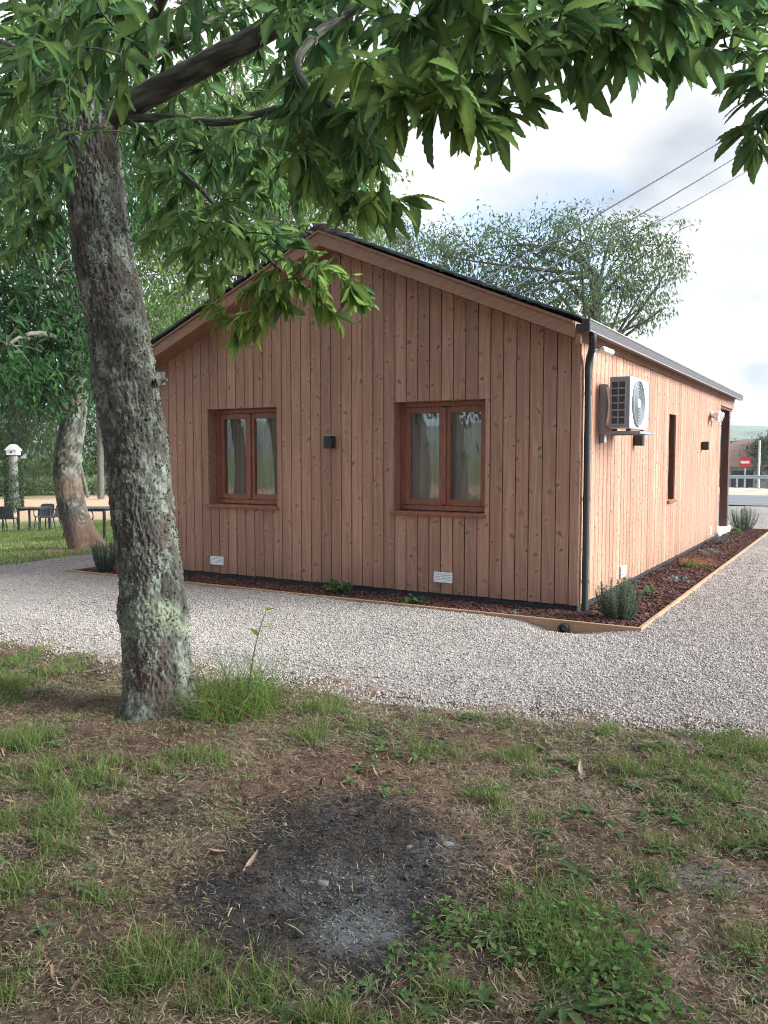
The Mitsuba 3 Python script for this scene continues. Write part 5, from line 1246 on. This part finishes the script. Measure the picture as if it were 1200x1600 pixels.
rng = R(101)
x, y = scatter(720000, rng)
g = inside(GREEN_PATCHES, x, y)
tuft = np.clip((nz(x, y, 0, 6.5, 3, 91) - 0.40) * 5, 0, 1) * np.clip((nz(x, y, 0, 17, 2, 94) - 0.30) * 3, 0, 1)
ch = inside(CHAR_PATCHES, x, y)
front = y < yard_edge(x) + 0.05
keep = front & (rng.random(len(x)) < np.clip((0.13 + 0.95 * g) * tuft * (1 - 1.0 * np.clip(ch * 1.3, 0, 1)), 0, 0.85))
x, y, g = x[keep], y[keep], g[keep]
n = len(x)
h = rng.uniform(0.025, 0.065, n) * (0.6 + 0.9 * g) * (0.5 + 1.2 * nz(x, y, 0, 5, 2, 95))
h = np.where(rng.random(n) < 0.06 * g, h * 1.8, h)
c = lerp((0.060, 0.110, 0.028), (0.21, 0.275, 0.085), rng.random(n))
dry = rng.random(n) < 0.20
c[dry] = lerp((0.22, 0.17, 0.085), (0.36, 0.29, 0.16), rng.random(dry.sum()))
m, col = blades(x, y, ground_z(x, y) - 0.003, h, rng.uniform(0.0022, 0.0050, n), rng.uniform(0.1, 1.3, n), c, rng)
put('grass', m, 'blade', color=col, label='patchy green grass in the brown earth', kind='stuff')
# straw lying on the ground
x, y = scatter(700000, rng)
ch = inside(CHAR_PATCHES, x, y)
rd = inside(RED_PATCHES, x, y)
keep = (y < yard_edge(x) + 0.02) & (rng.random(len(x)) < np.clip((0.25 + 1.2 * np.clip((nz(x, y, 0, 3.1, 4, 31) - 0.38) * 2.5, 0, 1)) * (1 - 0.97 * np.clip(ch * 1.25, 0, 1)) * (1 - 0.75 * rd), 0, 1) * 0.50)
x, y = x[keep], y[keep]
n = len(x)
L, az, pt = rng.uniform(0.015, 0.06, n), rng.uniform(0, 2 * np.pi, n), rng.normal(0.12, 0.22, n)
w = rng.uniform(0.0009, 0.0022, n)
d = np.stack([np.cos(az) * np.cos(pt), np.sin(az) * np.cos(pt), np.sin(pt)], -1)
sv = np.stack([-np.sin(az), np.cos(az), 0 * az], -1)
b0 = np.stack([x, y, ground_z(x, y) + 0.003 + 0.006 * rng.random(n)], -1)
mid = b0 + d * L[:, None] * 0.5 + np.stack([0 * L, 0 * L, 0.12 * L * rng.random(n)], -1) + sv * (L * rng.normal(0, 0.12, n))[:, None]
end = b0 + d * L[:, None]
v = np.stack([b0, mid - sv * w[:, None], mid + sv * w[:, None], end], 1).reshape(-1, 3)
F = (np.array([(0, 1, 2), (1, 3, 2)])[None] + 4 * np.arange(n)[:, None, None]).reshape(-1, 3)
c = lerp((0.06, 0.04, 0.028), (0.40, 0.31, 0.195), rng.random(n) ** 1.6)
put('dry_grass', (v, F), 'vcol', color=np.repeat(c, 4, 0), label='dead straw-coloured grass lying on the earth', kind='stuff')
# crumbs of soil and char
x, y = scatter(34000, rng)
keep = y < yard_edge(x) - 0.02
x, y = x[keep], y[keep]
n = len(x)
s = 0.0018 + 0.006 * rng.random(n) ** 4
M = rotations(n, rng) * (np.stack([s, s * 0.85, s * 0.7], -1))[:, None, :]
v, f = copies(octa + rng.normal(0, 0.14, octa.shape), octf, M, np.stack([x, y, ground_z(x, y) + 0.25 * s], -1))
c = lerp((0.035, 0.024, 0.018), (0.13, 0.088, 0.062), rng.random(n))
chh = np.clip(1.3 * inside(CHAR_PATCHES, x, y), 0, 1)
c = lerp3(c, (0.022, 0.021, 0.022), chh)
c[(chh > 0.5) & (rng.random(n) < 0.06)] = 0.14
put('soil_crumbs', (v, f), 'vcol', color=np.repeat(c, 6, 0), label='loose crumbs of earth and charcoal', kind='stuff')
# matted rootlets and burnt stalks that cover the bare soil
x, y = scatter(560000, rng)
chh = np.clip(1.3 * inside(CHAR_PATCHES, x + 0.6 * (nz(x, y, 0, 3, 4, 41) - 0.5), y + 0.6 * (nz(x, y, 0, 3, 4, 42) - 0.5)), 0, 1)
keep = (y < yard_edge(x)) & (rng.random(len(x)) < 0.30 + 0.70 * chh)
x, y, chh = x[keep], y[keep], chh[keep]
n = len(x)
L, az, pt = rng.uniform(0.006, 0.028, n) * (1 - 0.35 * chh), rng.uniform(0, 2 * np.pi, n), rng.normal(0.15, 0.35, n)
w = rng.uniform(0.0012, 0.0034, n)
d = np.stack([np.cos(az) * np.cos(pt), np.sin(az) * np.cos(pt), np.sin(pt)], -1)
sv = np.stack([-np.sin(az), np.cos(az), rng.normal(0, 0.5, n)], -1)
b0 = np.stack([x, y, ground_z(x, y) + 0.005 * rng.random(n)], -1)
mid = b0 + d * L[:, None] * 0.5
v = np.stack([b0, mid - sv * w[:, None], mid + sv * w[:, None], b0 + d * L[:, None]], 1).reshape(-1, 3)
F = (np.array([(0, 1, 2), (1, 3, 2)])[None] + 4 * np.arange(n)[:, None, None]).reshape(-1, 3)
c = lerp((0.030, 0.018, 0.013), (0.150, 0.088, 0.060), rng.random(n))
ashy = np.clip(inside(ASH_PATCHES, x, y) * (0.2 + 1.5 * nz(x, y, 0, 9, 3, 43)), 0, 1)
cb = lerp((0.012, 0.011, 0.011), (0.075, 0.068, 0.064), rng.random(n) ** 1.7) + (ashy * rng.random(n) * 0.26)[:, None] * [0.8, 0.79, 0.78]
brown = np.clip((nz(x, y, 0, 4, 3, 44) - 0.5) * 4, 0, 1)
cb = lerp3(cb, (0.075, 0.045, 0.032), 0.6 * brown * rng.random(n))
m_ = (rng.random(n) < chh)[:, None]
put('rootlets', (v, F), 'vcol', color=np.repeat(np.where(m_, cb, c), 4, 0), label='matted dead rootlets and burnt stalks on the bare soil', kind='stuff')
# broad-leaved weeds among the grass
x, y = scatter(26000, rng)
g = inside(GREEN_PATCHES, x, y)
d = (x - EYE[0]) * 0.864 + (y - EYE[1]) * 0.503
keep = (y < yard_edge(x) - 0.05) & (inside(CHAR_PATCHES, x, y) < 0.4) & (rng.random(len(x)) < (0.025 + 0.17 * g) * np.where(d > -0.3, 1.6, 0.5) * (nz(x, y, 0, 4, 3, 98) > 0.45))
x, y = x[keep], y[keep]
q = 7
n = len(x) * q
az = rng.uniform(0, 2 * np.pi, n)
lv, lf = leaf_mesh(4, 0.35, 0.3, 0.2)
M = frames(np.stack([np.cos(az), np.sin(az), rng.uniform(0.1, 0.8, n)], -1), rng.normal(0, 0.15, (n, 3)) + [0, 0, 1]) * (np.repeat(rng.uniform(0.022, 0.06, len(x)), q) * rng.uniform(0.6, 1.1, n))[:, None, None]
v, f = copies(lv, lf, M, np.repeat(np.stack([x, y, ground_z(x, y) + 0.006], -1), q, 0))
c = lerp((0.075, 0.135, 0.055), (0.20, 0.28, 0.125), np.repeat(rng.random(len(x)), q) * 0.6 + 0.4 * rng.random(n))
put('broadleaf_weeds', (v, f), 'leaf_far', smooth=True, color=np.repeat(c, len(lv), 0), label='small broad-leaved weeds scattered in the grass', kind='stuff')
# lumps of charcoal on the burnt patch
x, y = scatter(2600, rng)
keep = inside(CHAR_PATCHES, x, y) > 0.55
x, y = x[keep], y[keep]
n = len(x)
s = 0.004 + 0.014 * rng.random(n) ** 2.5
M = rotations(n, rng) * (np.stack([s * 1.5, s * 0.8, s * 0.7], -1))[:, None, :]
v, f = copies(octa + rng.normal(0, 0.2, octa.shape), octf, M, np.stack([x, y, ground_z(x, y) + 0.4 * s], -1))
put('charcoal', (v, f), 'vcol', color=np.repeat(lerp((0.010, 0.010, 0.010), (0.05, 0.045, 0.042), rng.random(n)), 6, 0), label='small lumps of charcoal on the burnt patch', kind='stuff')
# crumpled scraps of old leaves
x, y = scatter(2600, rng)
keep = (y < yard_edge(x)) & (inside(CHAR_PATCHES, x, y) < 0.5) & (nz(x, y, 0, 2.2, 3, 97) > 0.45)
x, y = x[keep], y[keep]
n = len(x)
lv, lf = leaf_mesh(4, -0.5, 0.8, 0.16)
M = frames(rng.normal(0, 1, (n, 3)) * [1, 1, 0.25], rng.normal(0, 0.5, (n, 3)) + [0, 0, 1]) * rng.uniform(0.018, 0.055, (n, 1, 1))
v, f = copies(lv, lf, M, np.stack([x, y, ground_z(x, y) + 0.006], -1))
c = lerp((0.06, 0.035, 0.022), (0.24, 0.145, 0.09), rng.random(n))
put('leaf_litter', (v, f), 'vcol', smooth=True, color=np.repeat(c, len(lv), 0), label='brown scraps of old leaves strewn in the grass', kind='stuff')
# lawn beyond the yard
x, y = rng.uniform(-30, -7.5, 160000), rng.uniform(-3, 18, 160000)
d = np.stack([x - EYE[0], y - EYE[1]], -1)
fw, rt = FWD[:2] / np.linalg.norm(FWD[:2]), np.array([0.864, 0.503])
t = (d @ rt) / (d @ fw)
ok = (t > -0.52) & (t < -0.27) & (gravel_z(x, y) < ground_z(x, y)) & (np.hypot(x + 10.7, y - 3.45) > 0.45 + 0.5 * rng.random(len(x))) & (np.hypot(*d.T) < 34)
x, y = x[ok], y[ok]
n = len(x)
cn = np.clip(nz(x, y, 0, 0.9, 3, 92), 0, 1)
c = lerp((0.055, 0.10, 0.022), (0.16, 0.21, 0.06), 0.5 * rng.random(n) + 0.5 * np.clip(cn * 2 - 0.5, 0, 1))
c[rng.random(n) < 0.15] = (0.25, 0.20, 0.11)
m, col = blades(x, y, ground_z(x, y) - 0.005, rng.uniform(0.04, 0.11, n) * (0.5 + cn), rng.uniform(0.006, 0.012, n), rng.uniform(0.1, 0.9, n), c, rng, seg=2)
put('lawn_grass', m, 'blade', color=col, label='short lawn under the tables', kind='stuff')
# weeds on the far bank
n = 9000
t, far = rng.uniform(-0.55, -0.10, n), rng.uniform(57, 78, n)
dd = (FWD[:2] / np.linalg.norm(FWD[:2]))[None] + rt[None] * t[:, None]
dd /= np.linalg.norm(dd, axis=1, keepdims=True)
p2 = EYE[:2] + dd * far[:, None]
q = 8
p = np.repeat(np.c_[p2, ground_z(p2[:, 0], p2[:, 1])], q, 0)
hh = np.repeat(0.4 + 1.2 * nz(p2[:, 0], p2[:, 1], 0, 0.35, 3, 93), q)
p = p + rng.normal(0, 0.25, p.shape) * [1, 1, 0] + np.stack([0 * hh, 0 * hh, hh * rng.random(len(hh))], -1)
M = frames(rng.normal(0, 0.7, p.shape) + [0, 0, 0.4], rng.normal(size=p.shape)) * rng.uniform(0.2, 0.4, (len(p), 1, 1))
v, f = copies(*TINY, M, p)
put('undergrowth', (v, f), 'leaf_far', color=np.repeat(lerp((0.10, 0.15, 0.055), (0.30, 0.34, 0.17), rng.random(len(p))), 4, 0), label='pale tangled weeds on the bank behind the earth track', kind='stuff')


# tall grass beside the trunk, with a chestnut shoot
def tuft_of(cx, cy, n, rad, h0, h1, lean, key, label, cat, seed, c0=(0.05, 0.10, 0.02), c1=(0.15, 0.23, 0.05), z0=None):
    r = R(seed)
    a, s = r.uniform(0, 2 * np.pi, n), rad * np.sqrt(r.random(n))
    x, y = cx + s * np.cos(a), cy + s * np.sin(a)
    c = lerp(c0, c1, r.random(n))
    dr_ = r.random(n) < 0.14
    c[dr_] = (0.30, 0.22, 0.11)
    m, col = blades(x, y, ground_z(x, y) - 0.004 if z0 is None else x * 0 + z0, r.uniform(h0, h1, n), r.uniform(0.0035, 0.0075, n), r.uniform(0.15, lean, n), c, r, seg=5, droop=0.8)
    return put(key, m, 'blade', color=col, label=label, cat=cat)


tuft_of(-0.97, -3.62, 800, 0.29, 0.10, 0.46, 2.0, 'grass_tuft', 'tall green grass tuft at the right foot of the near trunk', 'grass tuft', 5)
tuft_of(-1.57, -3.74, 90, 0.06, 0.10, 0.26, 0.9, 'grass_tuft', 'thin dark grass tuft at the left foot of the near trunk', 'grass tuft', 6, (0.03, 0.06, 0.015), (0.08, 0.13, 0.03))
k = thing('chestnut_shoot', 'young shoot with bright yellow-green leaves above the tall grass tuft', 'seedling')
sb = np.array([-0.93, -3.52, 0.0])
stp = smooth_path([sb, sb + [0.02, 0.02, 0.25], sb + [0.05, 0.04, 0.42], sb + [0.10, 0.06, 0.58]], 12)
put(k + '__stem', tube(stp, np.linspace(0.006, 0.002, 12), 6), 'twig_bark', smooth=True)
for i, (q, az, L) in enumerate(((8, 2.6, 0.12), (9, 0.2, 0.09), (11, -0.6, 0.10), (11, 2.0, 0.08), (7, 0.6, 0.07))):
    d = np.array([[math.cos(az), math.sin(az), 0.35]])
    v, f = LEAVES[i % 5]
    put(k + '__leaf', (v @ (frames(d, np.array([[0, 0, 1.0]]))[0] * L).T + stp[q], f), 'leaf_near', smooth=True, color=np.repeat([[0.20, 0.27, 0.03]], len(v), 0))

# weeds: rosettes of leaves, clover clumps, creeping mats
WN = {0: ('rosette_weed', 'weed'), 1: ('clover_clump', 'clover'), 2: ('creeping_weed', 'weed')}
right_words = ['on the burnt patch rim', 'among the trampled straw', 'at the lower right of the photo', 'near the grey ash patch']
for i, (x, y, s, kd) in enumerate(WEEDS):
    r = R(300 + i)
    z = float(ground_z(np.array([x]), np.array([y]))[0])
    leaves, cols = [], []
    if kd == 0:
        n = 13
        for j in range(n):
            az = j * 2.4 + r.normal(0, 0.2)
            d = np.array([[math.cos(az), math.sin(az), r.uniform(0.05, 0.5)]])
            v, f = leaf_mesh(5, 0.35, 0.3, 0.12)
            L = s * r.uniform(0.6, 1.0)
            leaves.append((v @ (frames(d, np.array([[0, 0, 1.0]]))[0] * L).T + [x, y, z + 0.006], f))
        c0, c1 = (0.07, 0.11, 0.05), (0.15, 0.20, 0.09)
    else:
        n = int(150 * (s / 0.13) ** 2)
        for j in range(n):
            az, rr = r.uniform(0, 2 * np.pi), s * 1.25 * math.sqrt(r.random())
            px_, py_ = x + rr * math.cos(az), y + rr * math.sin(az)
            d = r.normal(0, 1, (1, 3)) * [[1, 1, 0.35]]
            v, f = leaf_mesh(3, 0.1, 0.2, 0.30 if kd == 1 else 0.16)
            L = r.uniform(0.014, 0.035) if kd == 1 else r.uniform(0.010, 0.024)
            leaves.append((v @ (frames(d, np.array([[0, 0, 1.0]]) + r.normal(0, 0.3, (1, 3)))[0] * L).T + [px_, py_, z + 0.008 + 0.035 * r.random()], f))
        c0, c1 = ((0.060, 0.125, 0.035), (0.18, 0.27, 0.09)) if kd == 1 else ((0.03, 0.055, 0.025), (0.085, 0.12, 0.06))
    cc = lerp(c0, c1, r.random(len(leaves)))
    nm, ct = WN[int(kd)]
    put(nm, cat_m(leaves), 'leaf_far', smooth=True, color=np.repeat(cc, [len(l[0]) for l in leaves], 0), label=WEED_LABELS[i], cat=None if kd else ct, group=None if kd else 'rosette weeds in the brown grass', kind='stuff' if kd else None)

# litter: curled dead leaves, bark chips, pebbles, ash flakes, straws
for i, (x, y, s, kd) in enumerate(LITTER):
    r = R(400 + i)
    z = float(ground_z(np.array([x]), np.array([y]))[0])
    kd = int(kd)
    az = r.uniform(0, 6.28)
    if kd in (0, 1):
        v, f = leaf_mesh(8, -0.55 if kd == 0 else -0.15, 0.9, 0.12)
        v = v.copy()
        v[:, 2] = np.abs(v[:, 2]) * 0.8 + 0.004
        mesh = move((v, f), (x, y, z + 0.004), az, s)
        put('dead_leaf', mesh, 'dead_leaf_a' if i % 2 else 'dead_leaf_b', smooth=True, label=LITTER_LABELS[i], cat='dead leaf', group='dead leaves on the earth')
    elif kd in (2, 3):
        m = trimesh.creation.icosphere(subdivisions=2, radius=1.0)
        v = np.asarray(m.vertices) * (1 + 0.35 * (meshkit.fbm(np.asarray(m.vertices) * 1.3 + i, 3, 4)[:, None] - 0.5)) * np.array([1, 0.75, 0.45 if kd == 2 else 0.25]) * s * 0.5
        put('stone', move((v, np.asarray(m.faces)), (x, y, z + 0.002), az), 'pale_stone', smooth=40, label=LITTER_LABELS[i], cat='stone')
    elif kd == 4:
        ms = []
        for j in range(46):
            u = r.normal(0, 1, 2) * [0.05, 0.018]
            q = np.array([x, y]) + u[0] * np.array([0.6, -0.8]) + u[1] * np.array([0.8, 0.6])
            ms.append((octa @ (rotations(1, r)[0] * r.uniform(0.003, 0.009)).T + [*q, z + 0.006], octf))
        put('sawdust', cat_m(ms), 'pale_stone', label='small spill of pale crumbs on the upper right rim of the burnt patch', kind='stuff')
    else:
        d = np.array([math.cos(az), math.sin(az), 0.05])
        p = np.array([x, y, z + 0.008])
        put('twig', tube([p - d * s * 0.5, p + [0, 0, 0.004], p + d * s * 0.5], [0.002, 0.0028, 0.0015], 6), 'straw', label=LITTER_LABELS[i], cat='twig')

# ------------------------------------------------------------------ plants of the bed
def rosemary(x, y, h, r0, label, seed):
    r = R(seed)
    k = thing('rosemary_bush', label, 'bush', 'rosemary bushes in the mulch bed')
    stems, lv, cols = [], [], []
    n = 46
    for i in range(n):
        a, s = r.uniform(0, 2 * np.pi), math.sqrt(r.random())
        b = np.array([x + 0.35 * r0 * s * math.cos(a), y + 0.35 * r0 * s * math.sin(a), 0.06])
        top = np.array([x + r0 * s * math.cos(a), y + r0 * s * math.sin(a), 0.06 + h * (1.0 - 0.28 * s * s) * r.uniform(0.82, 1.05)])
        P = smooth_path([b, b * 0.45 + top * 0.55 + [0.12 * r0 * math.cos(a), 0.12 * r0 * math.sin(a), 0], top], 9)
        stems.append(tube(P, np.linspace(0.005, 0.002, 9), 5))
        m = int(90 * h / 0.4)
        t = r.uniform(0.12, 1.0, m)
        pos = np.stack([np.interp(t, np.linspace(0, 1, 9), P[:, j]) for j in range(3)], -1)
        az = r.uniform(0, 2 * np.pi, m)
        d = np.stack([np.cos(az), np.sin(az), 0.9 + 0 * az], -1)
        M = frames(d, r.normal(size=(m, 3))) * (np.array([1, 0.45, 1]) * (0.024 + 0.016 * (1 - t[:, None])) )[:, None, :]
        lv.append(copies(*TINY, M, pos))
        cols.append(lerp((0.075, 0.115, 0.075), (0.24, 0.30, 0.20), 0.35 * r.random(m) + 0.65 * t ** 2))
    put(k + '__stems', cat_m(stems), 'twig_bark', smooth=True, kind='stuff')
    put(k + '__foliage', cat_m(lv), 'leaf_far', color=np.repeat(np.vstack(cols), 4, 0), kind='stuff')


rosemary(0.41, -0.17, 0.42, 0.20, 'rosemary bush at the near right corner of the mulch bed', 1)
rosemary(0.20, 9.95, 0.52, 0.30, 'rosemary bush at the far end of the mulch bed near the porch', 2)
rosemary(-5.80, -0.33, 0.46, 0.17, 'rosemary bush at the left corner of the bed beside the trunk', 3)


def bed_plant(x, y, h, r0, n, c0, c1, key, label, cat, seed, leaf=0.05, width=0.3, upright=0.5):
    r = R(seed)
    k = thing(key, label, cat)
    stems, lv = [], []
    cols = []
    for i in range(max(5, n // 14)):
        a, s = r.uniform(0, 2 * np.pi), math.sqrt(r.random())
        top = np.array([x + r0 * s * math.cos(a), y + r0 * s * math.sin(a), 0.06 + h * (1 - 0.5 * s * s) * r.uniform(0.7, 1.1)])
        P = smooth_path([(x + 0.02 * math.cos(a), y + 0.02 * math.sin(a), 0.05), ((x + top[0]) / 2, (y + top[1]) / 2, 0.05 + 0.65 * (top[2] - 0.05)), top], 6)
        stems.append(tube(P, np.linspace(0.004, 0.0015, 6), 4))
        for j in range(14):
            t = r.uniform(0.2, 1.0)
            p = np.array([np.interp(t, np.linspace(0, 1, 6), P[:, q]) for q in range(3)])
            d = r.normal(0, 1, (1, 3)) * [[1, 1, 0.4]] + [[0, 0, upright]]
            v, f = leaf_mesh(4, 0.25, 0.3, width)
            lv.append((v @ (frames(d, np.array([[0, 0, 1.0]]) + r.normal(0, 0.25, (1, 3)))[0] * leaf * r.uniform(0.6, 1.2)).T + p, f))
    cc = lerp(c0, c1, r.random(len(lv)))
    put(k + '__stems', cat_m(stems), 'twig_bark', smooth=True, kind='stuff')
    put(k + '__foliage', cat_m(lv), 'leaf_far', smooth=True, color=np.repeat(cc, [len(l[0]) for l in lv], 0), kind='stuff')


bed_plant(-2.42, -0.30, 0.19, 0.20, 260, (0.05, 0.11, 0.04), (0.13, 0.24, 0.075), 'leafy_plant', 'dense green leafy plant on the mulch between the gable windows', 'plant', 11, 0.055, 0.26)
bed_plant(-1.48, -0.33, 0.13, 0.15, 150, (0.07, 0.13, 0.05), (0.13, 0.20, 0.08), 'leafy_plant', 'small flat green plant on the mulch below the right gable window', 'plant', 12, 0.05, 0.3)
bed_plant(-0.47, -0.36, 0.06, 0.06, 60, (0.16, 0.20, 0.18), (0.32, 0.36, 0.33), 'silver_plant', 'tiny silvery plant on the mulch near the drain pipe', 'plant', 13, 0.03, 0.2)
bed_plant(0.32, 1.25, 0.16, 0.12, 90, (0.07, 0.14, 0.05), (0.18, 0.26, 0.10), 'leafy_plant', 'light green open plant behind the near rosemary bush', 'plant', 14, 0.05, 0.24)
bed_plant(0.40, 2.42, 0.10, 0.17, 260, (0.22, 0.27, 0.25), (0.42, 0.46, 0.43), 'silver_plant', 'silvery mound plant third from the near end of the long bed', 'plant', 15, 0.03, 0.2)
bed_plant(0.36, 3.85, 0.10, 0.24, 200, (0.09, 0.16, 0.05), (0.20, 0.28, 0.10), 'blood_grass', 'low plant with green base and orange-red tips midway along the long bed', 'plant', 16, 0.06, 0.2)
tuft_of(0.36, 3.95, 260, 0.22, 0.12, 0.24, 0.9, 'red_grass', 'orange-red grass blades growing through the low green plant', 'grass tuft', 17, (0.30, 0.10, 0.05), (0.50, 0.22, 0.12), 0.05)
bed_plant(0.33, 5.30, 0.14, 0.19, 220, (0.20, 0.26, 0.23), (0.38, 0.43, 0.38), 'silver_plant', 'silvery plant just beyond the orange-red grass', 'plant', 18, 0.035, 0.2)
bed_plant(0.26, 7.05, 0.28, 0.24, 300, (0.09, 0.12, 0.11), (0.22, 0.26, 0.25), 'lavender_plant', 'grey-green lavender plant beside the wall near the porch', 'plant', 19, 0.045, 0.13, 1.4)
bed_plant(0.26, 8.85, 0.24, 0.20, 150, (0.09, 0.15, 0.05), (0.22, 0.28, 0.10), 'leafy_plant', 'yellow-green small plant in front of the far rosemary bush', 'plant', 20, 0.05, 0.24)

# ------------------------------------------------------------------ the air: distance fades towards pale blue
scene['air'] = dict(type='homogeneous', albedo=c3(0.95, 0.955, 0.96), sigma_t=0.00040)
scene['air_boundary'] = dict(type='null')
scene['haze'] = dict(type='cube', to_world=T().translate([0, 0, 33.0]).scale([1600, 1600, 45.0]), bsdf={'type': 'null'}, interior={'type': 'ref', 'id': 'air'})
tag('haze', 'thin pale air that fades the far hills', None, None, 'stuff')
scene['camera']['medium'] = {'type': 'ref', 'id': 'air'}
